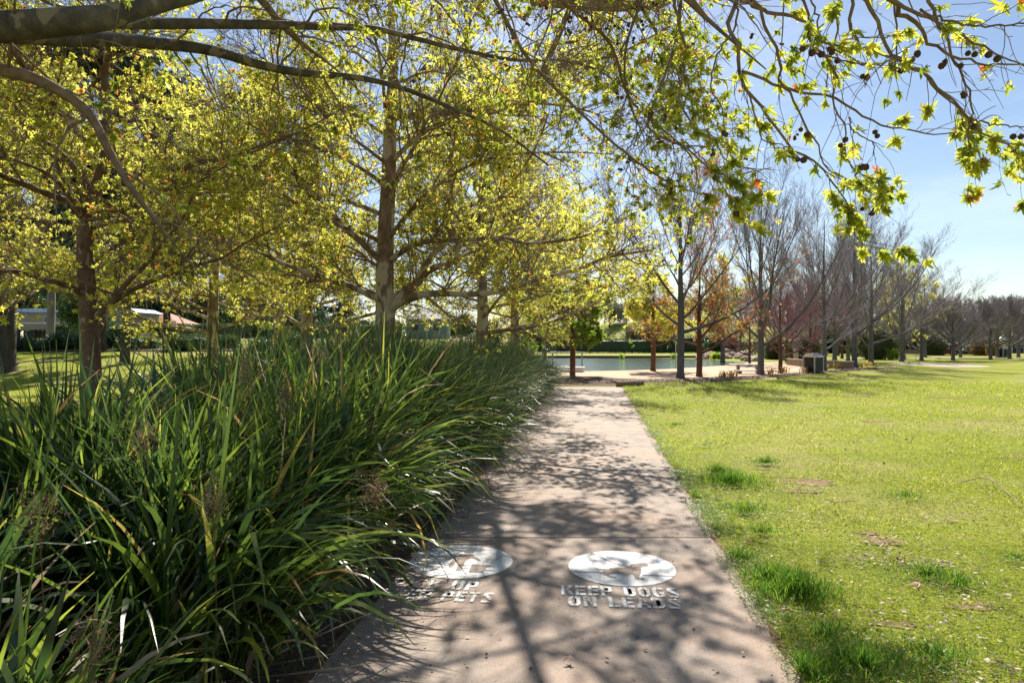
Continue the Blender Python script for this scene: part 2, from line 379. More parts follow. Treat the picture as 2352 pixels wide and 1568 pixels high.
def brickmat(name, c1, c2, mortar, scale):
    m, n, l, b = mat(name); g = n.new("ShaderNodeTexCoord"); t = n.new("ShaderNodeTexBrick"); t.inputs['Scale'].default_value = scale
    mp_ = n.new("ShaderNodeMapping"); mp_.inputs['Rotation'].default_value = (R(90), 0, 0); l.new(g.outputs['Object'], mp_.inputs['Vector']); l.new(mp_.outputs['Vector'], t.inputs['Vector'])
    t.inputs['Color1'].default_value = (*c1, 1); t.inputs['Color2'].default_value = (*c2, 1); t.inputs['Mortar'].default_value = (*mortar, 1)
    l.new(t.outputs['Color'], b.inputs['Base Color']); b.inputs['Roughness'].default_value = .9; return m
M_BRICK = brickmat("tan_brick", (.22, .14, .09), (.30, .19, .12), (.4, .34, .28), 5)
M_REDBRICK = brickmat("red_brick", (.22, .07, .05), (.28, .10, .07), (.35, .28, .24), 5)
M_TILE = simple("terracotta_tile", (.42, .15, .10), .8, 0, .2, 9)

# ------------------------------------------------------------------ ground and setting
def sheet(name, polys, z, material, kind='structure', thick=0.0):
    """flat sheet(s) laid on level ground"""
    import bmesh
    bm = bmesh.new()
    for poly in polys:
        vs = [bm.verts.new((p[0], p[1], z)) for p in poly]
        f = bm.faces.new(vs)
        if f.normal.z < 0: f.normal_flip()
    bm.normal_update()
    for f in bm.faces:
        if f.normal.z < 0: f.normal_flip()
    if thick:
        r = bmesh.ops.extrude_face_region(bm, geom=bm.faces[:])
        for v in [g for g in r['geom'] if isinstance(g, bmesh.types.BMVert)]: v.co.z += 0
        for v in bm.verts:
            pass
        ex = [g for g in r['geom'] if isinstance(g, bmesh.types.BMVert)]
        keep = set(ex)
        for v in bm.verts:
            if v not in keep: v.co.z -= thick
        bmesh.ops.recalc_face_normals(bm, faces=bm.faces[:])
    bmesh.ops.triangulate(bm, faces=bm.faces[:])
    me = bpy.data.meshes.new(name); bm.to_mesh(me); bm.free()
    o = link(name, me, material); return tag(o, kind=kind)

gx = np.unique(np.concatenate([np.linspace(-500, -60, 12), np.linspace(-60, 80, 71), np.linspace(80, 500, 12)]))
gy = np.unique(np.concatenate([np.linspace(-60, 0, 7), np.linspace(0, 160, 81), np.linspace(160, 900, 14)]))
GX, GY = np.meshgrid(gx, gy); nx, ny = len(gx), len(gy)
gi = (np.arange(ny - 1)[:, None] * nx + np.arange(nx - 1)[None, :]).ravel()
g = MB(); g.add(np.c_[GX.ravel(), GY.ravel(), H(GX, GY).ravel()], np.c_[gi, gi + 1, gi + nx + 1, gi + nx])
tag(g.build("ground", M_GROUND, smooth=True), kind='structure')

PL = lambda y: -1.34 + .12 * y       # left and right edge of the footpath
PR = lambda y: 0.985 + .12 * y
JOINTS = [-3.0, 5.57, 14.2, 23.9]
polys = []; rngj = np.random.default_rng(5)
for a, b in zip(JOINTS[:-1], JOINTS[1:]):
    ys = np.linspace(a + .012, b - .012, 90)
    w1 = .022 * np.sin(ys * 3.1) + .013 * np.sin(ys * 9.7 + 1) + rngj.normal(0, .006, 90)
    polys.append([(PL(y), y) for y in ys] + [(PR(y) + w, y) for y, w in zip(ys[::-1], w1[::-1])])
sheet("footpath", polys, .022, M_CONC, thick=.018)
# worn earth showing in the joints and beside the slab
sheet("path_edge_soil", [[(PL(-3) - .04, -3), (PR(-3) + .035, -3), (PR(23.9) + .05, 23.9), (PL(23.9) - .1, 23.9)]], .0035, M_DIRT)
# planting bed under the strappy bank
sheet("bed_soil", [[(-14, -3), (PL(-3) - .042, -3), (PL(24) - .11, 24), (PL(24) - .6, 25.5), (-3.2, 23.5), (-5.2, 12), (-6.5, 4)]], .0035, M_MULCH)
# shaded bark ground where the path meets the beach walk
sheet("bark_ground", [[G(1240, 886.5)[:2], G(1300, 886.5)[:2], G(1412, 886.5)[:2], G(1440, 882), G(1500, 882), G(1560, 880), G(1650, 876), G(1750, 869), G(1850, 861), G(1960, 851), G(2060, 846), G(2060, 843), G(1960, 845), G(1850, 855), G(1750, 861), G(1640, 866), G(1540, 868), G(1480, 871), G(1400, 868), G(1320, 863), G(1200, 860), G(1160, 872)]], .004, M_MULCH)
# sand
sheet("sand", [[G(1150, 860), G(1320, 863), G(1400, 868), G(1480, 871), G(1540, 868), G(1640, 866), G(1750, 861), G(1850, 855), G(1862, 848), G(1855, 842), G(1812, 838), G(1790, 832), G(1730, 833), G(1690, 834), G(1150, 842)]], .008, M_SAND)
shore = [G(1000, 856), G(1150, 855), G(1270, 853.5), G(1380, 852), G(1450, 850.5), G(1530, 847.5), G(1600, 843.5), G(1650, 840), G(1695, 836), G(1715, 834), G(1690, 831), G(1650, 828), G(1600, 824.5), G(1500, 822.5), G(1270, 822), G(1000, 822)]
sheet("water", [shore], .014, M_WATER)
# worn paved pad and pale paths at the far right
rngp = np.random.default_rng(3)
cc = G(2150, 837.5); th = np.linspace(0, 2 * math.pi, 28, endpoint=False)
sheet("paved_pad", [[(cc[0] + 2.5 * math.cos(t) * (1 + .05 * math.sin(5 * t)), cc[1] + 4.2 * math.sin(t) * (1 + .06 * math.cos(3 * t))) for t in th]], .006, M_PALEPATH)
sheet("far_path", [[(26, 68), (80, 66), (80, 68.4), (26, 70.4)], [(14, 112), (20, 108), (60, 98), (60, 100), (20, 110.5)]], .006, M_PALEPATH)
# road and verge behind the left trees follow the rise
def strip(name, x0, x1, y0, y1, dz, material, nx_=30):
    xs = np.linspace(x0, x1, nx_); ys = np.linspace(y0, y1, 5); X, Y = np.meshgrid(xs, ys)
    i = (np.arange(4)[:, None] * nx_ + np.arange(nx_ - 1)[None, :]).ravel()
    m = MB(); m.add(np.c_[X.ravel(), Y.ravel(), (H(X, Y) + dz).ravel()], np.c_[i, i + 1, i + nx_ + 1, i + nx_])
    return tag(m.build(name, material, smooth=True), kind='structure')
strip("street", -75, -12, 63, 70, .05, M_PALEPATH)
strip("mulch_strip", -45, -9, 38, 41.5, .05, M_MULCH)

# ------------------------------------------------------------------ trees
def stack(limbs, P=14):
    a = [resample(p, r, P) for p, r in limbs]
    return np.array([x[0] for x in a]), np.array([x[1] for x in a])
def crown(limbs, rng, n2, n3, n4, l2, l3, l4, ang=(48, 50, 50), flat=.35, up=.12, trop=(0, 0, .02), wander=.10, rk=.011, minr=.0035, t0=.12, trop4=None):
    """three more orders of branches grown on given limbs (N,P,3),(N,P)"""
    P0, R0 = limbs
    Ls = lambda L, t, k, lo: np.clip(k * (1 - .45 * t) * rng.uniform(.55, 1.25, len(t)), lo, None)
    p, d, r, t, ix, L = spawn(P0, R0, n2, t0, 1, R(ang[0]), .22, rng, flat, up)
    L2 = Ls(L, t, l2, .3); P2 = grow(p, d, L2, 10, wander, trop, rng); R2 = taper(np.maximum(np.minimum(.62 * r, rk * L2 + .004), minr * 1.5), 10, .3)
    p, d, r, t, ix, L = spawn(P2, R2, n3, .1, 1, R(ang[1]), .25, rng, flat * .6, up)
    L3 = Ls(L, t, l3, .2); P3 = grow(p, d, L3, 7, wander * 1.2, trop, rng); R3 = taper(np.maximum(np.minimum(.6 * r, rk * L3 + .002), minr * 1.2), 7, .4)
    p, d, r, t, ix, L = spawn(P3, R3, n4, .1, 1, R(ang[2]), .3, rng, flat * .4, up)
    L4 = Ls(L, t, l4, .1); P4 = grow(p, d, L4, 5, wander * 1.6, trop if trop4 is None else trop4, rng); R4 = taper(np.full(n4, minr), 5, .5)
    return (P2, R2), (P3, R3), (P4, R4)
def on_twigs(P4, M, rng, t0=.25):
    N, P, _ = P4.shape; ix = rng.integers(0, N, M); t = np.where(rng.random(M) < .4, 1.0, rng.uniform(t0, 1, M))
    f = t * (P - 1) * .9999; i = f.astype(int); w = (f - i)[:, None]
    return P4[ix, i] * (1 - w) + P4[ix, i + 1] * w, nrm(P4[ix, i + 1] - P4[ix, i])
def leaf_mesh(parent, P4, M, k, size, tmpl, rng, material, down=.3, spread=.9, name="leaves", brown=.03, hi=.96, t0=.25, flatn=0.0):
    pos, tan = on_twigs(P4, int(M * 1.9), rng, t0); q = pos / max(size * 9, .55)
    fld = np.sin(q[:, 0] * 2.1 + 1.3 * np.sin(q[:, 1] * 1.7)) + np.sin(q[:, 1] * 2.3 + 1.1 * np.sin(q[:, 2] * 2.9)) + np.sin(q[:, 2] * 3.1 + 1.2 * np.sin(q[:, 0] * 1.9)) + rng.normal(0, .8, len(pos))
    kk_ = np.argsort(-fld)[:M]; pos, tan = pos[kk_], tan[kk_]
    pos = np.repeat(pos, k, 0); tan = np.repeat(tan, k, 0); n = len(pos)
    d = tan * .6 + rng.normal(0, spread * .6, (n, 3)); d[:, 2] -= down
    cl = np.repeat(rng.random(M), k) * .6 + rng.random(n) * .4
    rnd = cl * hi * .999; rnd = np.where(rng.random(n) < brown, rng.uniform(.97, 1, n), rnd)
    mb = MB(); leaves(mb, pos + rng.normal(0, size * .15, (n, 3)), d, size * rng.uniform(.4, 1.4, n), tmpl, rng, rnd, flatn)
    return mb.build(name, material, parent)
def ball_mesh(parent, P4, M, rng, r=.016, drop=.07, lod=1, hang=1):
    mb = MB(); pos, _ = on_twigs(P4, M, rng, .5)
    k = rng.integers(2, 4, M); pos = np.repeat(pos, k, 0); n = len(pos)
    off = rng.normal(0, r * 1.1, (n, 3)); off[:, 2] = -drop * rng.uniform(.4, 1.4, n); q = pos + off
    tubes(mb, np.stack([pos, (pos + q) / 2 + rng.normal(0, .004, (n, 3)), q], 1), np.full((n, 3), .0014 if r < .03 else .003), 3)
    balls(mb, q, r * rng.uniform(.7, 1.1, n), rng, lod)
    return tag(mb.build("seed_balls", M_BALL, parent), kind='stuff')

# --- the large plane tree whose trunk stands left of the frame, limbs reaching over the path
def near_tree():
    rng = np.random.default_rng(11)
    root = empty("plane_tree", "nearest plane tree, thick mottled limbs crossing the top left, spiky young leaves hanging overhead", "tree", (-5.6, 4.3, 0))
    o = np.array([-5.6, 4.3, 0])
    L = []
    def limb(pxs, Y0, Y1, r0, r1, P=None):
        n = len(pxs); Y = np.linspace(Y0, Y1, n)
        p = np.array([W(x, y, yy) for (x, y), yy in zip(pxs, Y)]) - o
        L.append((p, np.linspace(r0, r1, n))); return p
    trunk = (np.array([[0, 0, -.05], [.02, 0, .25], [.05, .02, 1.2], [.1, .05, 2.6], [.25, .05, 3.6], [.3, .1, 5.4], [.2, .2, 7.5], [.1, .4, 9.6]]), np.array([.42, .31, .27, .25, .23, .17, .11, .04]))
    # the thick limb from the trunk, its fork and the three limbs it makes
    a = np.array([trunk[0][4] - [0, 0, .2], [1.0, .05, 3.62], [1.9, .1, 3.68]])
    first = np.concatenate([a, np.array([W(-20, 62, 4.5), W(150, 50, 4.5), W(235, 42, 4.55), W(300, 24, 4.7), W(380, 5, 4.9), W(470, -18, 5.1), W(640, -90, 5.5), W(820, -190, 6.0), W(1000, -330, 6.5)]) - o]); L.append((first, np.array([.17, .14, .115, .100, .090, .082, .070, .060, .052, .042, .032, .02])))
    limb([(200, 47), (250, 50), (330, 54), (480, 55), (640, 58), (770, 62), (860, 66), (950, 88), (1060, 115), (1180, 138), (1290, 140), (1380, 165), (1470, 230)], 4.5, 10.5, .055, .012)
    limb([(-160, 64), (-40, 72), (60, 80), (150, 88), (250, 90), (340, 98), (480, 115), (600, 150), (700, 168), (830, 180), (930, 205), (1040, 250), (1150, 300), (1260, 380)], 4.5, 9.2, .085, .012)
    # limbs above the frame that carry the drooping branches
    limb([(-900, -500), (-300, -420), (300, -300), (800, -120), (1100, -40), (1290, 2), (1400, 12), (1480, 14), (1530, 5), (1600, -40), (1720, -60)], 5.0, 11.0, .14, .035)
    limb([(-1000, -700), (-200, -640), (600, -470), (1200, -250), (1500, -110), (1560, -30), (1620, 40), (1760, 160)], 4.4, 4.4, .10, .012)
    limb([(-1000, -900), (0, -900), (900, -700), (1500, -420), (1900, -210), (2150, -120), (2500, -60), (2800, 20)], 4.3, 3.9, .10, .012)
    limb([(-1100, -1100), (200, -1300), (1200, -1150), (2000, -800), (2600, -450), (3000, -200)], 4.2, 3.4, .09, .012)
    limb([(540, -60), (600, 0), (650, 60), (700, 105), (760, 150), (860, 240)], 6.0, 8.0, .045, .014)
    limb([(-560, 60), (-260, 130), (-60, 150), (60, 175), (140, 212), (205, 262), (250, 345), (300, 430), (345, 490), (400, 560), (470, 640)], 4.6, 5.4, .06, .008)
    limb([(-300, -80), (0, -40), (120, 10), (180, 20)], 4.3, 4.9, .03, .01)
    c5 = lambda l: [(1493 + x * .3652, y * .3652) for x, y in l]
    hang = [
        ([(560, -60), (500, 200), (560, 320), (580, 450), (600, 550), (720, 700), (800, 800), (900, 930), (1000, 980), (1080, 1060), (1150, 1150), (1250, 1280), (1280, 1400), (1300, 1490), (1350, 1545), (1480, 1572)], .014, 4.3),
        ([(560, -60), (640, 50), (760, 100), (980, 160), (1060, 210), (1150, 290), (1280, 380), (1400, 410), (1460, 540)], .015, 4.4),
        ([(900, -100), (940, 0), (990, 120), (1010, 280), (1120, 400), (1160, 500), (1140, 600), (1180, 720), (1220, 800), (1220, 950), (1290, 1080), (1340, 1120), (1430, 1150), (1500, 1175)], .010, 4.1),
        ([(640, 0), (700, 70), (760, 230), (820, 400), (810, 500), (870, 600), (930, 690), (1000, 820), (1060, 900), (1110, 1040), (1220, 1120), (1330, 1190), (1380, 1300)], .012, 4.25),
        ([(1240, -80), (1260, 0), (1270, 200), (1350, 310), (1560, 370), (1700, 460), (1800, 560), (1940, 690), (2000, 760), (1995, 900), (2060, 960)], .012, 4.0),
        ([(1420, -100), (1500, 0), (1600, 110), (1720, 200), (1780, 290), (1880, 350), (2120, 400), (2350, 420), (2600, 470)], .017, 3.9),
        ([(1330, -60), (1380, 30), (1440, 180), (1530, 330), (1700, 460), (1880, 620), (2000, 740), (2100, 860), (2250, 900), (2350, 1030), (2450, 1100)], .014, 3.95),
        ([(1680, -90), (1740, 0), (1800, 150), (1870, 230), (1900, 330), (1960, 470), (2010, 650), (1990, 780), (2010, 900), (2040, 950)], .012, 3.8),
        ([(1450, -60), (1540, 10), (1800, 130), (1930, 200), (2100, 310), (2352, 390), (2560, 440)], .013, 3.85),
        ([(1700, 60), (1800, 110), (2000, 150), (2240, 155), (2400, 152), (2600, 190)], .008, 3.8),
        ([(1010, 280), (1160, 370), (1420, 390), (1530, 365), (1720, 255)], .006, 4.2),
        ([(580, 450), (700, 500), (900, 560), (1100, 600), (1250, 680), (1350, 730), (1450, 770), (1600, 820), (1750, 830), (1950, 830), (2100, 870), (2270, 880)], .010, 4.3),
        ([(130, -80), (160, 0), (200, 200), (220, 340), (200, 500), (190, 640), (260, 760), (330, 860), (420, 900), (500, 1030), (660, 1060), (735, 1120)], .012, 4.5),
        ([(545, 0), (530, 180), (430, 330), (385, 480), (385, 580), (450, 680), (470, 780)], .008, 4.4),
        ([(600, 550), (650, 700), (690, 830), (735, 890), (850, 900), (940, 960)], .006, 4.3),
        ([(2000, 740), (2120, 775), (2250, 790), (2400, 797)], .006, 3.9),
        ([(1250, 740), (1280, 840), (1400, 900), (1440, 1000)], .005, 4.1),
        ([(230, 900), (330, 990), (400, 1090), (480, 1200), (560, 1275)], .005, 4.7),
        ([(1150, -80), (1200, 60), (1060, 180), (1010, 320)], .006, 4.2),
        ([(1010, 0), (1050, 120), (1060, 240), (1150, 280), (1270, 240), (1480, 240)], .006, 4.1)]
    HL = []
    for pl, r0, Y in hang:
        n = len(pl); q = np.array([W(x, y, Y + .5 * k / n * (1 if r0 > .009 else -.6)) for k, (x, y) in enumerate(c5(pl))]) - o
        q += rng.normal(0, .012, q.shape) * np.linspace(0, 1, n)[:, None]
        HL.append((q, np.linspace(r0, .0028, n)))
    br2 = MB(); wood = MB(); tubes(wood, *[x[None] for x in resample(*trunk, 30)], 20)
    for p, r in L[:3]: tubes(wood, *[x[None] for x in resample(p, r, 44)], 14)
    wood.build("trunk", M_PLANE_LIMB, root, True)
    br = MB()
    L = L[:3] + [(p, np.concatenate([r[:-2], [r[-2] * .6, .004]])) for p, r in L[3:]]
    for p, r in L[3:]: tubes(br, *[x[None] for x in resample(p, r, 50)], 9)
    S0 = stack(L[1:], 16)
    def kink(pts, r):               # nodes: a slight zigzag
        k = pts.copy(); k[:, 1:-1] += rng.normal(0, 1, k[:, 1:-1].shape) * r[:, 1:-1, None] * .9; return k
    HP, HR = stack(HL, 26); HP = kink(HP, HR)
    tubes(br, HP, HR, 6)
    # drooping side branches from all overhead limbs
    n = 210; p, d, r, t, ix, Lp = spawn(S0[0], S0[1], n, .12, 1, R(55), .25, rng, .2, -.15)
    L2 = rng.uniform(.5, 1.7, n); P2 = grow(p, d, L2, 12, .09, (0, .01, -.07), rng); R2 = taper(np.minimum(.5 * r, .005 + .006 * L2), 12, .3)
    keep = (P2[:, -1, 2] > 1.85) & ((P2[:, -1, 0] < 5.2) | (P2[:, -1, 2] > 2.9))
    P2, R2 = P2[keep], R2[keep]; P2 = kink(P2, R2); tubes(br, P2, R2, 5)
    n = 620; p, d, r, t, ix, Lp = spawn(P2, R2, n, .1, 1, R(45), .25, rng, 0, -.1)
    L3 = rng.uniform(.15, .7, n); P3 = grow(p, d, L3, 7, .12, (0, 0, -.06), rng); R3 = taper(np.minimum(.6 * r, .0035), 7, .45); tubes(br, P3, R3, 4)
    # side twigs of the hanging branches over the path
    n = 250; p, d, r, t, ix, Lp = spawn(HP, HR, n, .12, 1, R(38), .2, rng, 0, -.2)
    L4 = rng.uniform(.06, .42, n); P4 = grow(p, d, L4, 7, .11, (.02, 0, -.05), rng); R4 = taper(np.minimum(.6 * r, .003), 7, .5); P4 = kink(P4, R4); tubes(br, P4, R4, 4)
    # short spurs
    n = 900; p, d, r, t, ix, Lp = spawn(np.concatenate([P3, P4]), np.concatenate([R3, R4]), n, .1, 1, R(55), .3, rng)
    P5 = grow(p, d, rng.uniform(.012, .05, n), 7, .1, (0, 0, 0), rng); tubes(br, P5[:, ::3], taper(np.full(n, .0026), 3, .7), 4)
    br.build("branches", M_PLANE_TWIG, root, True)
    tw = np.concatenate([P3, P5]); 
    F = []
    for pts_ in ([(500, -420), (900, -330), (1150, -180), (1300, -20), (1400, 100), (1480, 220), (1580, 330), (1640, 400)], [(700, -420), (1200, -300), (1500, -120), (1560, 60), (1520, 200), (1500, 290), (1560, 350), (1660, 385), (1750, 412)],
                 [(300, -300), (800, -200), (1050, -60), (1200, 120), (1330, 260), (1440, 350), (1540, 400), (1620, 470)], [(900, -380), (1300, -200), (1450, -60), (1540, 80), (1590, 200), (1600, 300)],
                 [(900, -500), (1250, -330), (1420, -200), (1480, -20), (1430, 120), (1450, 260), (1500, 320)]):
        n = len(pts_); F.append((np.array([W(x, y, yy) for (x, y), yy in zip(pts_, np.linspace(4.9, 5.9, n))]) - o + rng.normal(0, .06, (n, 3)), np.linspace(.022, .004, n)))
    for p, r in F: tubes(br2, *[x[None] for x in resample(p, r, 40)], 7)
    S2 = stack(F, 20); S2 = (S2[0][:, 7:], S2[1][:, 7:])
    c2, c3, c4 = crown(S2, rng, 90, 420, 1500, .42, .5, .3, rk=.006, minr=.0022, wander=.12, trop=(0, 0, -.03), up=-.05)
    tubes(br2, *c2, 5); tubes(br2, *c3, 4); tubes(br2, *c4, 3); br2.build("branches", M_PLANE_TWIG, root, True)
    leaf_mesh(root, np.concatenate([c4[0], c3[0][:, 2:]]), 1700, 3, .046, LEAF_MID, rng, M_LEAF_NEAR, down=.3, spread=.9, brown=.03)
    ball_mesh(root, c4[0], 60, rng, .014, .05, 1)
    leaf_mesh(root, tw, 1500, 3, .056, LEAF_NEAR, rng, M_LEAF_NEAR, down=.55, spread=.8, brown=.035, t0=.2)
    tw2 = np.concatenate([P4, P5[-260:]])
    leaf_mesh(root, P4, 330, 4, .060, LEAF_NEAR, rng, M_LEAF_NEAR, down=.5, spread=.75, brown=.03, t0=.3, name="leaves")
    V_, F_ = ICO[2]; m = MB(); kk = 1 + rng.uniform(-.12, .12, len(V_)); m.add(V_ * .019 * kk[:, None] - [0, 0, .07], F_); tubes(m, np.array([[0, 0, 0], [.006, .004, -.03], [0, 0, -.056]]), np.full(3, .0014), 3)
    pos, _ = on_twigs(np.concatenate([HP[:, 8:], P3[:40, 2:6].repeat(1, 0)[:, :4]], 0) if False else HP[:, 8:], 34, rng, .1)
    pos2, _ = on_twigs(P3, 12, rng, .6); pos = np.concatenate([pos, pos2]); first = None
    for c_ in pos:
        for j in range(2):
            if first is None: first = ob = m.build("seed_ball", M_BALL, root, True)
            else: ob = first.copy(); C.objects.link(ob)
            ob.location = c_ + [0, 0, -.02 * j]; ob.rotation_euler = (rng.normal(0, .3) + (.45 if j else -.2), rng.normal(0, .3) + (.35 if j else -.35), rng.uniform(0, 6)); sc_ = rng.uniform(.8, 1.1); ob.scale = (sc_, sc_, sc_)
near_tree()

def plane_children(root, trunk, limbs, rng, n2, n3, n4, l2, l3, l4, nl, k, size, tmpl, balls_n=0, limb_bark=None, leafmat_=None, S=(16, 8), bare=(), **kw):
    wood = MB(); tubes(wood, *[x[None] for x in resample(*trunk, 40)], S[0])
    for p, r in list(limbs) + list(bare): tubes(wood, *[x[None] for x in resample(p, r, 24)], S[1])
    wood.build("trunk", limb_bark or M_PLANE_BARK, root, True)
    S0 = stack(limbs, 16)
    b2, b3, b4 = crown(S0, rng, n2, n3, n4, l2, l3, l4, **kw)
    if bare:
        e2, e3, e4 = crown(stack(bare, 16), rng, 55, 340, 1150, .30, .6, .5, **kw)
        b2 = tuple(np.concatenate(q) for q in zip(b2, e2)); b3 = tuple(np.concatenate(q) for q in zip(b3, e3)); b4 = tuple(np.concatenate(q) for q in zip(b4, e4))
    br = MB(); tubes(br, b2[0], b2[1], 5); tubes(br, b3[0], b3[1], 4); tubes(br, b4[0], b4[1], 3)
    br.build("branches", M_PLANE_TWIG, root, True)
    leaf_mesh(root, np.concatenate([b4[0], b3[0][:, 2:]]), nl, k, size, tmpl, rng, leafmat_ or M_LEAF_PLANE, down=.1, spread=1.0)
    if balls_n: ball_mesh(root, b4[0], balls_n, rng, .017, .08, 0)
    return b2, b3, b4
def auto_limbs(rng, n, z0, z1, h, len0, len1, r0, lean=(0, 0), el=(10, 45), az0=0.0, P=9, trop=(0, 0, .035), wander=.07, pw=1.0):
    out = []
    for i in range(n):
        t = (i + rng.random() * .6) / n; z = z0 + (z1 - z0) * t; a = az0 + i * 2.4 + rng.normal(0, .25)
        e = R(el[0] + (el[1] - el[0]) * t + rng.normal(0, 6)); Ln = (len0 + (len1 - len0) * t ** pw) * rng.uniform(.85, 1.15)
        d = np.array([[math.cos(a) * math.cos(e), math.sin(a) * math.cos(e), math.sin(e)]])
        p = grow(np.array([[lean[0] * z / h, lean[1] * z / h, z]]), d, np.array([Ln]), P, wander, trop, rng)[0]
        rr = r0 * (1 - .55 * t) * Ln / max(len0, len1)
        out.append((p, np.linspace(rr, rr * .16, P)))
    return out

# --- main plane tree behind the bank
def main_tree():
    rng = np.random.default_rng(21); Y = 13.0
    base = W(885, 784, Y); o = np.array([base[0], Y, 0])
    root = empty("plane_tree", "tall pale trunked plane tree behind the bank's middle, long limbs spreading both ways", "tree", tuple(o))
    A = lambda pts, y1: np.array([W(x, y, Y + (y1 - Y) * k / (len(pts) - 1)) for k, (x, y) in enumerate(pts)]) - o
    trunk = (np.array([[0, 0, -.05], [0, 0, .3]]), np.array([.30, .23]))
    tp = A([(885, 860), (885, 740), (884, 640), (885, 560), (889, 480), (893, 400), (896, 300), (900, 220), (903, 130), (898, 20), (905, -90), (900, -190)], Y)
    trunk = (np.concatenate([trunk[0], tp]), np.array([.30, .23, .205, .19, .172, .162, .150, .138, .12, .10, .085, .062, .04, .02]))
    Lm = []
    def add(pts, y1, r0, r1): p = A(pts, y1); Lm.append((p, np.linspace(r0, r1, len(p))))
    add([(893, 720), (913, 698), (942, 683), (998, 674), (1115, 674), (1217, 648), (1320, 620), (1400, 590), (1490, 575)], 11.2, .085, .018)
    add([(880, 692), (860, 683), (793, 652), (696, 623), (632, 597), (560, 565), (480, 555)], 11.5, .07, .012)
    add([(880, 680), (858, 672), (772, 645), (700, 640), (600, 610)], 14.5, .05, .012)
    add([(890, 698), (910, 680), (954, 651), (983, 601), (1018, 551), (1033, 496), (1037, 440), (1033, 380), (1050, 300), (1080, 200)], 13.8, .08, .014)
    add([(893, 708), (915, 690), (963, 645), (992, 616), (1042, 604), (1050, 566), (1070, 535), (1106, 499), (1130, 472), (1170, 430), (1230, 340), (1260, 260)], 12.0, .085, .014)
    add([(890, 605), (904, 592), (939, 569), (983, 554), (1071, 551), (1159, 545), (1203, 559), (1276, 554), (1340, 543), (1440, 500)], 11.4, .065, .012)
    add([(1042, 604), (1080, 580), (1130, 578), (1190, 560), (1250, 575), (1340, 590)], 14.5, .035, .01)
    add([(885, 600), (866, 590), (819, 545), (793, 528), (755, 481), (719, 452), (690, 428), (678, 395), (682, 300), (668, 220), (680, 120)], 12.2, .075, .012)
    add([(882, 615), (860, 607), (819, 575), (770, 560), (700, 560), (600, 530)], 14.8, .045, .01)
    add([(885, 560), (866, 551), (837, 537), (772, 516), (708, 487), (632, 434), (550, 395), (470, 380)], 11.0, .05, .01)
    add([(893, 545), (907, 531), (933, 496), (968, 458), (1012, 420), (1080, 380), (1180, 355), (1300, 350), (1420, 355)], 11.6, .055, .01)
    add([(893, 440), (870, 415), (800, 370), (700, 330), (600, 300), (500, 240)], 11.2, .05, .01)
    add([(895, 380), (930, 340), (1000, 290), (1100, 270), (1210, 240), (1330, 250), (1460, 300)], 11.4, .05, .01)
    for q in auto_limbs(rng, 16, 3.6, 8.8, 9.5, 5.0, 1.8, .06, el=(15, 50), az0=.6): Lm.append(q)
    V = lambda l: np.array([W(x, y, yy) for x, y, yy in l]) - o
    bare = [(V([(899, 270, 13), (1000, 262, 13), (1120, 250, 12.9), (1220, 236, 12.5), (1243, 172, 11.1), (1285, 78, 9.7), (1330, -40, 8.7), (1400, -260, 7.4)]), np.linspace(.075, .03, 8)),
            (V([(1243, 172, 11.1), (1290, 150, 10.9), (1349, 142, 10.7), (1435, 117, 10.3), (1540, 60, 9.8)]), np.linspace(.045, .012, 5)),
            (V([(1275, 100, 9.9), (1330, 90, 9.6), (1400, 20, 9.0), (1480, -60, 8.5)]), np.linspace(.03, .012, 4))]
    plane_children(root, trunk, Lm, rng, 560, 3900, 16000, 1.4, .70, .34, 19000, 3, .062, LEAF_MID, 600, bare=bare, rk=.010, minr=.0038, wander=.13)
main_tree()

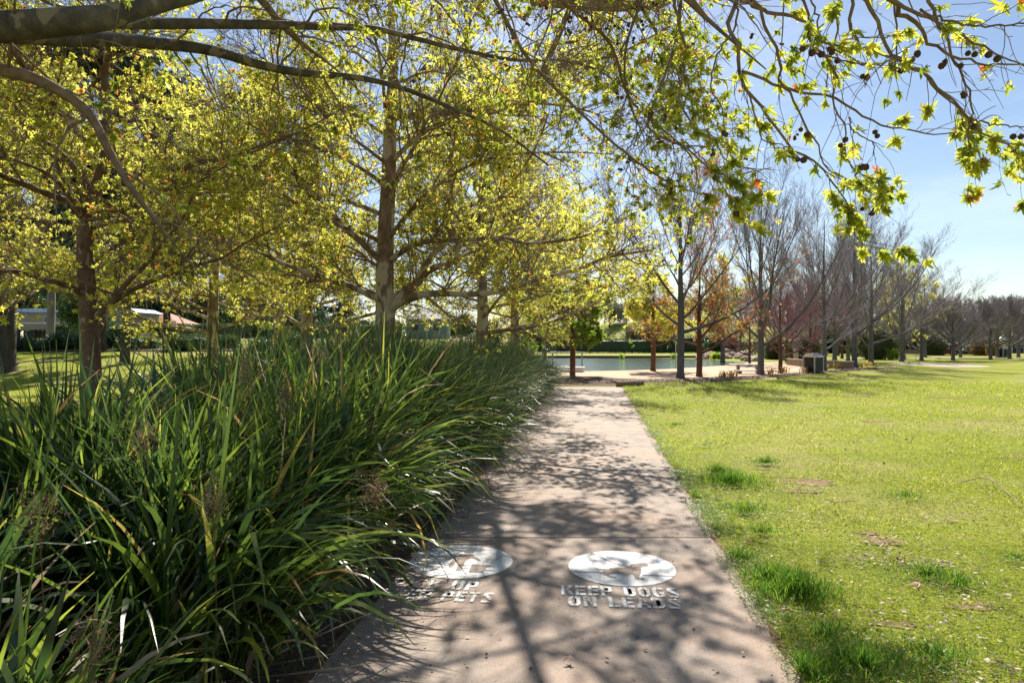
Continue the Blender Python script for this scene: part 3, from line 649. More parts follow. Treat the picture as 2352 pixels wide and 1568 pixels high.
# --- left plane tree
def left_tree():
    rng = np.random.default_rng(31); Y = 10.5
    base = W(205, 784, Y); o = np.array([base[0], Y, 0])
    root = empty("plane_tree", "plane tree at the left edge with a flaky brown trunk forking into upright limbs", "tree", tuple(o))
    A = lambda pts, y1: np.array([W(x, y, Y + (y1 - Y) * k / (len(pts) - 1)) for k, (x, y) in enumerate(pts)]) - o
    tp = A([(216, 1030), (214, 990), (212, 900), (207, 800), (203, 700), (195, 600), (194, 520), (198, 470), (216, 440), (236, 380), (250, 300), (240, 200), (250, 80), (245, -60), (250, -200)], Y)
    trunk = (tp, np.array([.21, .17, .145, .14, .132, .118, .11, .10, .085, .075, .065, .055, .045, .03, .015]))
    Lm = []
    def add(pts, y1, r0, r1): p = A(pts, y1); Lm.append((p, np.linspace(r0, r1, len(p))))
    add([(196, 505), (176, 480), (150, 440), (128, 414), (80, 385), (0, 360), (-120, 340)], 9.2, .05, .012)
    add([(196, 490), (190, 469), (187, 414), (154, 366), (128, 345), (99, 322), (60, 300), (42, 270), (33, 205), (20, 120), (40, 20)], 10.0, .065, .012)
    add([(200, 478), (216, 483), (260, 485), (293, 480), (350, 440), (430, 430), (520, 380)], 9.2, .04, .01)
    add([(196, 500), (150, 420), (110, 330), (90, 250), (70, 140)], 11.8, .045, .012)
    add([(195, 680), (177, 667), (150, 655), (107, 643), (40, 624), (0, 622), (-100, 600)], 9.4, .055, .02)
    add([(215, 735), (231, 718), (269, 680), (290, 651), (336, 606), (368, 565), (420, 500), (450, 430)], 10.0, .06, .012)
    add([(250, 700), (285, 678), (322, 657), (403, 624), (450, 610), (510, 592), (560, 560), (640, 520)], 9.6, .045, .010)
    add([(205, 610), (222, 598), (245, 580), (275, 560), (330, 545), (400, 520)], 11.6, .035, .01)
    for q in auto_limbs(rng, 15, 3.2, 8.0, 8.6, 4.4, 1.6, .055, el=(10, 50), az0=1.4): Lm.append(q)
    plane_children(root, trunk, Lm, rng, 400, 3000, 12500, 1.4, .7, .33, 12500, 3, .062, LEAF_MID, 60, rk=.010, minr=.0036, wander=.13, limb_bark=M_FLAKY)
M_FLAKY = barkmat("flaky_plane_bark", [(.10, .055, .038), (.17, .10, .07), (.22, .15, .11)], 8, .6, .5, ((.36, .27, .21), 9, .60))
left_tree()

# --- plane trees farther back: two are grown, the rest are copies turned and scaled
def back_plane(seed, label, loc, h=9.5):
    rng = np.random.default_rng(seed)
    root = empty("plane_tree", label, "tree", loc, 0, "plane trees behind the strappy bank")
    trunk = (np.array([[0, 0, -.3], [0, 0, .2], [.02, .02, 2.5], [-.03, .05, 5], [.03, 0, 7.5], [0, 0, h]]), np.array([.26, .2, .17, .13, .08, .02]))
    Lm = auto_limbs(rng, 26, 1.7, 8.4, h, 5.2, 1.6, .065, el=(5, 55))
    plane_children(root, trunk, Lm, rng, 330, 2000, 8000, 1.5, .8, .38, 10500, 3, .080, LEAF_FAR, 60, rk=.011, minr=.006, wander=.12, S=(10, 6))
    return root
def at(px, Y, dz=0.0):
    x = (px - 1176) / 1568 * Y; return (x, Y, float(H(x, Y)) + dz)
b1 = back_plane(41, "pale trunked plane tree just right of the middle tree, behind the bank", at(1107, 20.5))
b2 = back_plane(42, "slim plane tree behind the left half of the bank, left of the middle tree", at(702, 19.5))
copy_thing(b2, at(1184, 27), 2.1, .98, "slender plane tree second right of the middle tree, behind the bank's far end")
copy_thing(b1, at(490, 23), 4.0, 1.02, "plane tree in full pale leaf between the left edge tree and the middle tree")
copy_thing(b2, at(-70, 18.5), 5.2, 1.05, "plane tree behind the left edge tree beside the huge black gum trunk")
copy_thing(b2, at(1250, 46), .7, .9, "plane tree beyond the end of the bank over the lagoon shore")
copy_thing(b1, at(640, 36), 2.9, 1.05, "plane tree deep behind the bank over the red roofed house")

# --- small leafy trees on the beach
def beach_tree(seed, label, px, Y, trunk_h, top, spread, r, leafm, nl, bark, size=.11, flat=.3, tmpl=LEAF_FAR, n=12, el=(15, 60), fork=0, dn=.1, brown=.03, group=None):
    rng = np.random.default_rng(seed)
    root = empty("park_tree", label, "tree", at(px, Y), 0, group)
    trunk = (np.array([[0, 0, -.1], [0, 0, .15], [.02, 0, trunk_h], [0, .03, (trunk_h + top) / 2], [.05, 0, top * .97]]), np.array([r * 1.5, r * 1.1, r, r * .6, .012]))
    Lm = auto_limbs(rng, n, trunk_h * .85, top * .8, top, spread, spread * .45, r * .5, el=el)
    wood = MB(); tubes(wood, *[x[None] for x in resample(*trunk, 20)], 10)
    for p, q in Lm: tubes(wood, *[x[None] for x in resample(p, q, 14)], 6)
    wood.build("trunk", bark, root, True)
    b2_, b3_, b4_ = crown(stack(Lm, 12), rng, 110, 520, 1900, 1.0, .6, .35, rk=.010, minr=.006, wander=.13, flat=flat)
    br = MB(); tubes(br, *b2_, 4); tubes(br, *b3_, 3); tubes(br, *b4_, 3); br.build("branches", M_PLANE_TWIG, root, True)
    leaf_mesh(root, np.concatenate([b4_[0], b3_[0][:, 2:]]), nl, 3, size, tmpl, rng, leafm, down=dn, spread=1., brown=brown)
    return root
beach_tree(51, "dome crowned green tree with a straight brown trunk at the end of the path", 1315, 32.5, 1.75, 3.9, 3.0, .125, M_LEAF_GREEN, 7500, M_BROWN_BARK, .13, n=14, el=(2, 55), dn=.25)
beach_tree(52, "leafy brown trunked tree standing in the sand beside the water, left of the blue sign", 1500, 37.5, 1.5, 5.2, 3.2, .13, M_LEAF_PLANE, 4600, M_BROWN_BARK, .13, n=13, el=(10, 60))
beach_tree(53, "brown trunked tree with rust and yellow leaves just right of the tall grey trunk", 1606, 31.4, 1.2, 5.0, 3.3, .13, M_LEAF_RED, 1500, M_BROWN_BARK, .10, n=12, el=(15, 60))

def bare_tree(seed, root, h, fork, spread, r, bark, twig, n1=13, n2=190, n3=1300, n4=5600, el=(28, 78), leafn=0, leafm=None, minr=.0048, up=.25, l4=.45):
    rng = np.random.default_rng(seed)
    trunk = (np.array([[0, 0, -.1], [0, 0, .15], [.02, 0, fork], [0, .03, (fork + h) / 2], [.05, 0, h * .96]]), np.array([r * 1.55, r * 1.1, r, r * .5, .012]))
    Lm = auto_limbs(rng, n1, fork * .8, fork + (h - fork) * .55, h, (h - fork) * .90, (h - fork) * .46, r * .55, el=el, trop=(0, 0, .075), wander=.05, P=11)
    wood = MB(); tubes(wood, *[x[None] for x in resample(*trunk, 20)], 10)
    for p, q in Lm: tubes(wood, *[x[None] for x in resample(p, q, 16)], 6)
    wood.build("trunk", bark, root, True)
    b2_, b3_, b4_ = crown(stack(Lm, 12), rng, n2, n3, n4, h * .26, h * .12, l4, ang=(32, 32, 35), rk=.008, minr=minr, wander=.06, flat=0, up=up, trop=(0, 0, .06), t0=.15)
    br = MB(); tubes(br, *b2_, 4); tubes(br, *b3_, 3); tubes(br, *b4_, 3); br.build("branches", twig, root, True)
    if leafn: leaf_mesh(root, np.concatenate([b4_[0], b3_[0][:, 2:]]), leafn, 2, .12, LEAF_FAR, rng, leafm, down=.2, spread=1.)
    return root
t1 = bare_tree(61, empty("park_tree", "tall grey trunked tree nearest the path end, a few rust leaves in its bare crown", "tree", at(1563, 30.2)), 9.0, 2.4, 4, .15, M_GREY_BARK, M_GREY_TWIG, n2=170, leafn=1500, leafm=M_LEAF_RED, el=(20, 76))
bareg = "bare grey trees along the lawn edge"
t5 = bare_tree(62, empty("bare_tree", "tall bare grey tree forking low beside the white picnic table", "tree", at(1747, 33.4), 0, bareg), 9.4, 1.5, 4, .15, M_GREY_BARK, M_GREY_TWIG, el=(30, 78))
t8 = bare_tree(63, empty("bare_tree", "bare grey tree rising right behind the rubbish bin", "tree", at(1892, 37.6), 0, bareg), 8.6, 1.3, 4.4, .14, M_GREY_BARK, M_GREY_TWIG, n1=15, el=(16, 76))
for px, Y, rz, s, lab, src in [
    (1963, 42, 1.7, (1.05, 1.05, 1.0), "thickest bare grey trunk right of the brick planter, with a wide fan of branches", 0),
    (2001, 46, 3.3, (1.1, 1.1, 1.02), "bare tree with a reddish straight trunk beside the orange leaved plants", 1),
    (2071, 55, 4.4, (1.05, 1.05, .84), "bare tree beside the slatted park bench", 0),
    (2117, 58, .9, (.95, .95, .70), "thin grey tree just right of the slatted park bench", 1),
    (1948, 57, 2.2, (1.0, 1.0, 1.0), "bare tree seen close behind the left side of the thickest grey trunk", 1),
    (1917, 55, 5.3, (1.1, 1.1, 1.0), "bare tree between the rubbish bin tree and the thickest grey trunk", 0),
    (2124, 69, 3.0, (1.2, 1.2, .9), "small dark trunk behind the thin tree right of the park bench", 0)]:
    copy_thing((t5, t8)[src], at(px, Y), rz, s, lab, bareg)
# rosy small bare trees near the planter
roseg = "small rosy twigged trees round the brick planter"
r1 = bare_tree(64, empty("small_tree", "small rosy twigged tree on the sand between the picnic table and the bin", "tree", at(1792, 34.8), 0, roseg), 5.0, .9, 3, .10, M_BROWN_BARK, M_ROSE_TWIG, n1=12, n2=120, n3=700, n4=2600, el=(22, 70), minr=.006, l4=.35)
copy_thing(r1, at(1862, 46), 1.9, 1.15, "small rosy tree whose brown trunk rises behind the rubbish bin")
copy_thing(r1, at(1807, 53), 3.9, 1.1, "small dark trunked rosy tree beside the green cabinet")
copy_thing(r1, at(1934, 64), 5.1, 1.2, "small rosy tree far behind the brick planter")
copy_thing(r1, at(1722, 45), 2.6, .85, "thin leaning young tree on the sand behind the picnic table")
# yellow green leafed trees behind the bare row
beach_tree(55, "pale green leafing tree behind the right end of the bare row", 2075, 62, 1.6, 8.6, 4.8, .17, M_LEAF_PLANE, 3600, M_GREY_BARK, .16, n=16, el=(20, 70))
beach_tree(56, "yellow green tree behind the tall bare tree by the picnic table", 1660, 52, 1.5, 8.4, 4.0, .16, M_LEAF_PLANE, 3400, M_GREY_BARK, .14, n=14, el=(20, 70))
# small round bare trees at the far right
fr = "small round bare trees at the far right of the lawn"
f1 = bare_tree(66, empty("bare_tree", "small round bare tree standing beside the red mower", "tree", at(2189, 58), 0, fr), 5.0, 1.1, 3, .14, M_GREY_BARK, M_GREY_TWIG, n1=16, n2=150, n3=900, n4=3600, el=(18, 72), minr=.010, l4=.45)
for px, Y, rz, s, lab in [(2206, 69, 1.0, 1.05, "small bare tree just right of the mower's tree and farther off"), (2275, 60.5, 2.2, 1.0, "small round bare tree left of the far dark bin"),
    (2291, 69, 3.4, 1.1, "small bare tree touching the left side of the far dark bin"), (2319, 63.5, 4.2, 1.05, "small round bare tree right of the far dark bin"), (2339, 69, 5.5, 1.1, "small bare tree in front of the pavilion at the right edge"),
    (2440, 66, .4, 1.1, "small bare tree just outside the right edge, twigs reaching in"), (2240, 82, 2.9, 1.2, "bare tree in the back row above the silver grey shrubs"), (2160, 84, 4.9, 1.25, "bare brown tree in the back row above the mower")]:
    copy_thing(f1, at(px, Y), rz, s, lab, fr)

# --- gum trees
def gum(seed, root, h, r, bark, fork=.3, spread=4.5, nl=9000, size=.34, n1=22, low=None):
    rng = np.random.default_rng(seed)
    trunk = (np.array([[0, 0, -.4], [0, 0, .2], [.1, 0, h * .25], [-.1, .1, h * .5], [.2, 0, h * .75], [.1, 0, h * .97]]), np.array([r * 1.5, r * 1.1, r * .9, r * .7, r * .4, .03]))
    Lm = auto_limbs(rng, n1, h * fork, h * .93, h, spread, spread * .4, r * .35, el=(15, 55), wander=.12)
    wood = MB(); tubes(wood, *[x[None] for x in resample(*trunk, 24)], 12)
    for p, q in Lm: tubes(wood, *[x[None] for x in resample(p, q, 12)], 6)
    wood.build("trunk", bark, root, True)
    b2_, b3_, b4_ = crown(stack(Lm, 12), rng, 160, 700, 2400, 1.6, .9, .6, rk=.009, minr=.010, wander=.15, flat=.2, up=.0, trop4=(0, 0, -.25))
    br = MB(); tubes(br, *b2_, 4); tubes(br, *b3_, 3); tubes(br, *b4_, 3); br.build("branches", M_GUM_BARK, root, True)
    leaf_mesh(root, b4_[0], nl, 4, size, LEAF_GUM, rng, M_LEAF_GUM, down=1.1, spread=.6, brown=0, hi=1.0)
    return root
gg = "tall dark gum trees behind the left lawn"
g1 = gum(71, empty("gum_tree", "huge near black gum trunk at the left edge of the photo", "tree", at(8, 29.5), 0, gg), 19, .42, M_GUM_BARK, .22, 6.0)
g2 = gum(72, empty("gum_tree", "dark gum tree with a pale streaked trunk right of the left plane tree's lower limb", "tree", at(287, 32), 0, gg), 17, .20, M_GUM_BARK, .18, 5.0)
for px, Y, rz, s, lab, src in [
    (234, 38, 1.0, (1, 1, 1.1), "dark gum trunk directly behind the left plane tree", 1),
    (383, 50, 2.0, (1.2, 1.2, 1.25), "gum tree in front of the red roofed house", 1),
    (-140, 36, 3.0, (1, 1, 1), "gum tree outside the left edge whose dark foliage hangs into the photo", 0),
    (545, 56, 5.4, (1.2, 1.2, .95), "gum tree right of the white road sign", 1),
    (-60, 55, .5, (1.2, 1.2, 1.2), "gum tree rising behind the left end of the long cream building", 0),
    (170, 96, 2.5, (1.6, 1.6, 1.5), "gum tree behind the middle of the long cream building", 0),
    (330, 112, 4.1, (1.6, 1.6, 1.3), "gum tree behind the chimney of the red roofed house", 0),
    (470, 120, 1.2, (1.6, 1.6, 1.2), "gum tree behind the right end of the red roofed house", 0),
    (640, 105, 3.3, (1.2, 1.2, .62), "low dark gum tree behind the bank left of the blue grey building", 0),
    (780, 118, .2, (1.4, 1.4, .6), "low dark gum tree directly left of the blue grey building", 1)]:
    copy_thing((g1, g2)[src], at(px, Y), rz, s, lab, gg)
gp = gum(73, empty("gum_tree", "slim gum with a smooth pale mauve trunk in front of the long cream building", "tree", at(115, 45), 0), 15, .24, M_GUM_PALE, .35, 4.0, nl=5000, n1=16)
# far gums on the skyline at the right
def sky_gum(seed, root, h, r, nclump):
    rng = np.random.default_rng(seed); Lm = []
    for i in range(nclump):
        a = rng.uniform(0, 6.28); e = R(rng.uniform(35, 75)); d = np.array([[math.cos(a) * math.cos(e), math.sin(a) * math.cos(e), math.sin(e)]])
        Lm.append((grow(np.array([[0, 0, h * rng.uniform(.3, .6)]]), d, np.array([h * rng.uniform(.22, .46)]), 8, .12, (0, 0, .02), rng)[0], np.linspace(r * .5, r * .15, 8)))
    trunk = (np.array([[0, 0, -.3], [.2, 0, h * .4], [0, 0, h * .8]]), np.array([r, r * .8, r * .3]))
    wood = MB(); tubes(wood, *[x[None] for x in resample(*trunk, 14)], 8)
    for p, q in Lm: tubes(wood, p[None], q[None], 5)
    wood.build("trunk", M_GUM_PALE, root, True)
    tips = np.array([p[-1] for p, q in Lm]); mb = MB()
    for c in tips:
        n = 260; v = nrm(rng.normal(size=(n, 3))) * np.array([1.3, 1.3, .8]) * rng.uniform(.3, 1.1, (n, 1)) * h / 12
        leaves(mb, c + v, rng.normal(0, .5, (n, 3)) + [0, 0, -.5], .5 * h / 14 * rng.uniform(.6, 1.2, n), LEAF_OVAL, rng, rng.random(n))
    mb.build("leaves", M_LEAF_GUM, root); return root
sg = "gum trees on the skyline at the right"
s1 = sky_gum(81, empty("gum_tree", "round topped gum on the skyline, left of the far pair", "tree", at(2262, 150), 0, sg), 12, .3, 17); s1.scale = (.42, .42, .98)
copy_thing(s1, at(2318, 140), 2.0, (.5, .5, .98), "gum tree on the skyline nearest the right edge", sg)
copy_thing(s1, at(2226, 165), 4.0, (.32, .32, .85), "smallest gum on the skyline, left of the round topped gum", sg)

# ------------------------------------------------------------------ strappy planting bank beside the path
def blades(mb, base, az, th0, th1, L, w, rng, rnd, P=8, pw=1.6, twist=.5, fold=None, tips=0):
    N = len(base); s = np.linspace(0, 1, P)
    th = th0[:, None] + (th1 - th0)[:, None] * s[None] ** pw; az = az[:, None] + rng.normal(0, .12, (N, 1)) * s[None]
    if fold is not None:            # some blades are broken over
        k, ss = fold; th = th + np.where(k[:, None] & (s[None] > ss[:, None]), rng.uniform(1.0, 1.9, (N, 1)), 0)
    st = (L / (P - 1))[:, None]; dx = np.sin(th) * np.cos(az); dy = np.sin(th) * np.sin(az); dz = np.cos(th)
    z0 = np.zeros((N, 1)); X = lambda q: np.concatenate([z0, np.cumsum(q[:, :-1] * st, 1)], 1)
    c = base[:, None, :] + np.stack([X(dx), X(dy), X(dz)], -1)
    c[..., 2] = np.maximum(c[..., 2], .03 + .02 * rng.random((N, 1)))
    tan = np.stack([dx, dy, dz], -1); side0 = np.stack([-np.sin(az), np.cos(az), 0 * az], -1); nn = np.cross(tan, side0)
    tw = (rng.normal(0, twist, (N, 1)) + rng.normal(0, twist, (N, 1)) * s[None])[..., None]
    side = np.cos(tw) * side0 + np.sin(tw) * nn
    ww = (w[:, None] * np.minimum(.45 + 1.6 * s, 1) * np.clip((1 - s) * 3.2, .04, 1) ** .8)[..., None] / 2
    V = np.stack([c - side * ww, c + side * ww], 2).reshape(-1, 3)
    i = (np.arange(N)[:, None] * P + np.arange(P - 1)[None]).ravel() * 2
    R2 = np.repeat(rnd[:, None], P, 1)
    if tips: R2 = np.where((rng.random((N, 1)) < tips) & (s[None] > .62 + .3 * rng.random((N, 1))), .885 + .05 * rng.random((N, 1)), R2)
    mb.add(V, np.c_[i, i + 1, i + 3, i + 2], np.repeat(R2.ravel(), 2)); return c
def bank(name, label, cat, y0, y1, dens, nbl, Lr, wr, material, seed, top, P=8, drynes=.035, hero=None):
    rng = np.random.default_rng(seed); mb = MB(); heads = []
    area = (y1 - y0) * 3.6; n = int(area * dens)
    y = rng.uniform(y0, y1, n); depth = rng.random(n) ** .9 * np.interp(y, [1.3, 3.2, 4.2, 6, 8, 24], [3.3, 2.9, 1.3, 1.5, 2.4, 2.8])
    x = PL(y) - np.interp(y, [1.5, 3.2, 4.2, 5.8, 7.5, 24], [.22, .34, .52, .50, .30, .26]) - depth - .08 * np.sin(y * 2.3) + rng.normal(0, .06, n)
    B = np.repeat(np.c_[x, y, np.zeros(n)], nbl, 0); N = len(B); dp = np.repeat(depth, nbl)
    B[:, :2] += rng.normal(0, .09, (N, 2))
    az = rng.uniform(0, 2 * math.pi, N)
    lean = np.clip(1 - dp / 1.4, 0, 1)          # at the path side blades arch over the path
    pick = rng.random(N) < lean * .62
    az = np.where(pick, rng.normal(-.25, .75, N), az)
    th0 = np.abs(rng.normal(.16, .14, N)) + lean * pick * .25
    th1 = th0 + np.abs(rng.normal(.75, .65, N)) + lean * pick * 1.1
    L = rng.uniform(*Lr, N) * np.repeat(rng.uniform(.78, 1.12, n) * (1 + .13 * np.sin(x * 2.6 + 1.9 * np.sin(y * 1.7)) * np.sin(y * 2.2)), nbl) * (1 - .22 * lean) * np.interp(B[:, 1], *top)
    w = rng.uniform(*wr, N); rnd = np.clip(rng.beta(1.6, 1.8, N) * .9, 0, 1); rnd = np.where(rng.random(N) < drynes, rng.uniform(.9, 1, N), rnd)
    fk = rng.random(N) < .05
    blades(mb, B, az, th0, th1, L, w, rng, rnd, P, fold=(fk, rng.uniform(.35, .8, N)), tips=.08)
    m_ = int(N * .10); j = rng.integers(0, N, m_); lw = rng.uniform(.2, .8, m_)
    blades(mb, B[j] + [0, 0, .0], rng.uniform(0, 6.28, m_), rng.uniform(.7, 1.5, m_), rng.uniform(1.3, 2.2, m_), lw, rng.uniform(.006, .018, m_), rng, rng.uniform(.955, 1, m_), P, twist=.8)
    if hero is not None:
        hb = np.array([[*W(px, 784, Y)[:2], 0] for px, Y in hero]); k = len(hb)
        blades(mb, hb, rng.normal(.3, .5, k), rng.uniform(.05, .12, k), rng.uniform(.10, .3, k), rng.uniform(1.55, 1.8, k), rng.uniform(.03, .042, k), rng, rng.uniform(.3, .6, k), 10, tips=0, twist=.3)
    o = mb.build(name, material, None, True); tag(o, label, cat, kind='stuff'); return o
bank("strappy_foliage", "dark broad strappy leaves massed beside the near half of the path", "flax bank",
     1.5, 8.2, 6.2, 135, (.7, 1.8), (.011, .034), M_BLADE, 101, ([1.3, 3.0, 3.8, 4.6, 6, 8.2], [.66, .79, .90, 1.02, 1.08, 1.10]), 9, hero=[(20, 2.3), (360, 2.9), (505, 3.6), (450, 3.0), (240, 2.6), (700, 5.0), (1000, 7.6)])
bank("grassy_foliage", "finer mid green grassy leaves arching over the far half of the path edge", "grass bank",
     7.8, 24.3, 6.2, 125, (.85, 1.7), (.008, .019), M_BLADE_FINE, 102, ([8, 12, 18, 24.3], [1.13, 1.12, 1.10, 1.08]), 6)
# dry sedge heads poking out of the bank
def seed_heads():
    rng = np.random.default_rng(103)
    for k, (px, py, Y, lab) in enumerate([(860, 1130, 3.3, "brown dry sedge head nearest the painted circles"), (570, 850, 4.6, "dry sedge head near the top of the bank below the middle tree"), (740, 820, 6, "dry sedge head at the crest of the bank left of the middle trunk"),
        (660, 905, 4.4, "dry sedge head just below the crest of the bank"), (490, 1150, 2.9, "large fuzzy sedge head in the middle of the near dark leaves"), (90, 1180, 2.4, "dry sedge head close to the left edge of the photo"),
        (330, 1010, 3.2, "dry sedge head among the upright blades at the left"), (760, 1290, 3.9, "low sedge head near the slab beside the left painted circle"), (215, 1480, 2.0, "star shaped pale sedge head at the bottom left"), (1000, 900, 6.8, "small dry sedge head where the broad leaves give way to finer ones")]):
        c = W(px, py, Y); st = empty("dry_seed_head", lab, "seed head", (float(c[0]), float(c[1]), 0), 0, "dry sedge heads in the bank")
        h = float(c[2]); m = MB(); bx_ = min(0, float(PL(c[1])) - .25 - float(c[0])); tubes(m, np.array([[bx_, .05, 0], [bx_ * .6, .02, h * .7], [0, 0, h]]), np.array([.003, .0025, .002]), 4); m.build("stalk", M_DRY, st)
        n = 420; q = rng.normal(0, 1, (n, 3)) * [.035, .035, .05] + [0, 0, h]; m = MB()
        leaves(m, q, rng.normal(0, 1, (n, 3)) + [0, 0, .4], rng.uniform(.012, .035, n), (np.array([[-.06, 0, 0], [.06, 0, 0], [0, 1, 0]]), np.array([[0, 1, 2]])), rng, rng.random(n))
        tag(m.build("bristles", M_DRY, st), kind='stuff')
M_DRY = leafmat("dry_brown_bristle", [(0, (.10, .055, .03)), (.6, (.24, .14, .08)), (1, (.36, .24, .15))], .3, 1.5, .6, .2)
seed_heads()

# ------------------------------------------------------------------ lawn blades
BARE = [(1850, 1108, .36, .17), (1790, 1095, .18, .06), (1930, 1150, .14, .06), (1840, 1130, .18, .07), (2010, 968, .26, .13), (2025, 1245, .13, .11), (1995, 1225, .08, .05), (1755, 1078, .10, .05), (2200, 912, 1.0, .18), (2090, 1310, .08, .03), (1960, 910, .7, .13),
        (2110, 1300, .16, .05), (2230, 1395, .14, .05), (1720, 1240, .06, .05), (2060, 1435, .12, .05), (2330, 1050, .3, .08), (1700, 925, .5, .12), (2280, 965, .4, .1), (1650, 905, .6, .15)]
def lawn():
    rng = np.random.default_rng(110)
    def field(n, y0, y1, h, w, seed, side=1):
        u = rng.random(n); y = y0 + (y1 - y0) * u ** .8
        xm = np.maximum(.80 * y + .8, PR(y) + .5); x = PR(y) - .01 + (xm - PR(y)) * rng.random(n)
        return x, y
    mb = MB()
    for n, y0, y1, h, w in ((60000, 2.7, 5.5, .028, .0042), (60000, 5.5, 10, .032, .006), (50000, 10, 19, .036, .011), (38000, 19, 27, .04, .02)):
        x, y = field(n, y0, y1, h, w, 1)
        lim = np.interp(x, [3.5, 5.5, 7.4, 9.3, 11.4, 12.6, 16, 20, 24], [24, 26.5, 27.0, 27.5, 28.9, 32, 33, 37, 40])
        kp = y < lim
        for px, py, rx, ry in BARE:
            c = G(px, py); kp &= ~((((x - c[0]) / rx) ** 2 + ((y - c[1]) / ry) ** 2 < rng.uniform(.3, 1.1, len(x))) & (rng.random(len(x)) < .93))
        x, y = x[kp], y[kp]; n = len(x)
        big = np.sin(x * .55 + 1.3 * np.sin(y * .31)) * np.sin(y * .47 + x * .23 + 1)
        cl = np.sin(x * 3.1 + 1.7 * np.sin(y * 1.3)) * np.sin(y * 2.7 + 1.1 * np.sin(x * 2.1)) * .5 + .5
        hh = h * rng.uniform(.5, 1.5, n) * (.7 + .7 * cl)
        rnd = np.clip(.2 + .45 * cl * rng.random(n) + .16 * big + rng.normal(.14, .16, n), 0, .97); rnd = np.where(rng.random(n) < .09, rng.uniform(.85, 1, n), rnd)
        blades(mb, np.c_[x, y, np.zeros(n)], rng.uniform(0, 6.28, n), np.abs(rng.normal(.4, .4, n)), rng.uniform(.6, 1.8, n), hh * 1.6, np.full(n, w) * rng.uniform(.6, 1.4, n), rng, rnd, 3, 1, .4)
    tag(mb.build("grass", M_GRASS), "short bright lawn grass right of the path", "grass", kind='stuff')
    mb = MB()
    tufts = [(1550, 980, .45, .7), (1640, 977, .3, .6), (1760, 1068, .25, 1.0), (1680, 1115, .42, 1.5), (1650, 1090, .25, 1.2), (1710, 1180, .4, .9), (2080, 1147, .42, .7), (1830, 1375, .30, 1.6), (1770, 1340, .2, 1.3), (2130, 1330, .38, .9), (2200, 1350, .25, .8),
             (1980, 1545, .38, 1.2), (1850, 1560, .25, 1.1), (1620, 1028, .4, .5), (1500, 930, .5, .5), (1750, 1230, .3, .8), (2330, 1290, .3, .6), (1900, 1470, .3, .9), (2150, 1520, .4, .8), (1700, 1290, .22, .9), (1600, 1150, .2, .8), (1900, 940, .7, .4), (2240, 905, .8, .4)]
    for px, py, r, hs in tufts:
        c = G(px, py); n = int(2600 * r * max(hs, .5)); a = rng.uniform(0, 6.28, n); q = np.abs(rng.normal(0, .75, n)) * r
        x = c[0] + q * np.cos(a) * 1.1; y = c[1] + q * np.sin(a) * .8; kp = x > PR(y); x, y, q = x[kp], y[kp], q[kp]; n = len(x)
        L = rng.uniform(.06, .14, n) * hs * 1.05 * (1.1 - .6 * np.minimum(q / r, 1.5))
        blades(mb, np.c_[x, y, np.zeros(n)], rng.uniform(0, 6.28, n), np.abs(rng.normal(.25, .3, n)), rng.uniform(.4, 1.5, n), L, rng.uniform(.003, .0065, n), rng, rng.random(n), 4, 1.2, .4)
    # overgrown fringe along the slab
    n = 26000; y = rng.uniform(2.7, 24, n) ; y = 2.7 + (y - 2.7) * rng.random(n) ** .5; q = rng.normal(.05, .085, n); q = np.maximum(q, -.07); x = PR(y) + .0 + q
    k = (np.sin(y * 3.3) + np.sin(y * 7.7 + 1) + 1.2) > rng.random(n) * 2; x, y = x[k], y[k]; n = len(x)
    blades(mb, np.c_[x, y, np.zeros(n)], rng.uniform(0, 6.28, n), np.abs(rng.normal(.35, .3, n)), rng.uniform(.5, 1.7, n), rng.uniform(.03, .075, n), rng.uniform(.003, .006, n), rng, rng.random(n), 3, 1, .4)
    tag(mb.build("lush_grass", M_GRASS_LUSH), "darker lush tufts of longer grass dotting the lawn and the slab edge", "grass tufts", kind='stuff')
lawn()
def blotch(cx, cy, rx, ry, rng, n=22):
    th = np.linspace(0, 6.283, n, endpoint=False); k = 1 + .25 * np.sin(3 * th + rng.uniform(0, 6)) + .15 * np.sin(7 * th + rng.uniform(0, 6)) + rng.normal(0, .06, n)
    return [(cx + rx * a * math.cos(t), cy + ry * a * math.sin(t)) for a, t in zip(k, th)]
rb = np.random.default_rng(120)
sheet("bare_earth", [blotch(*G(px, py), rx, ry, rb) for px, py, rx, ry in BARE], .006, M_DIRT)

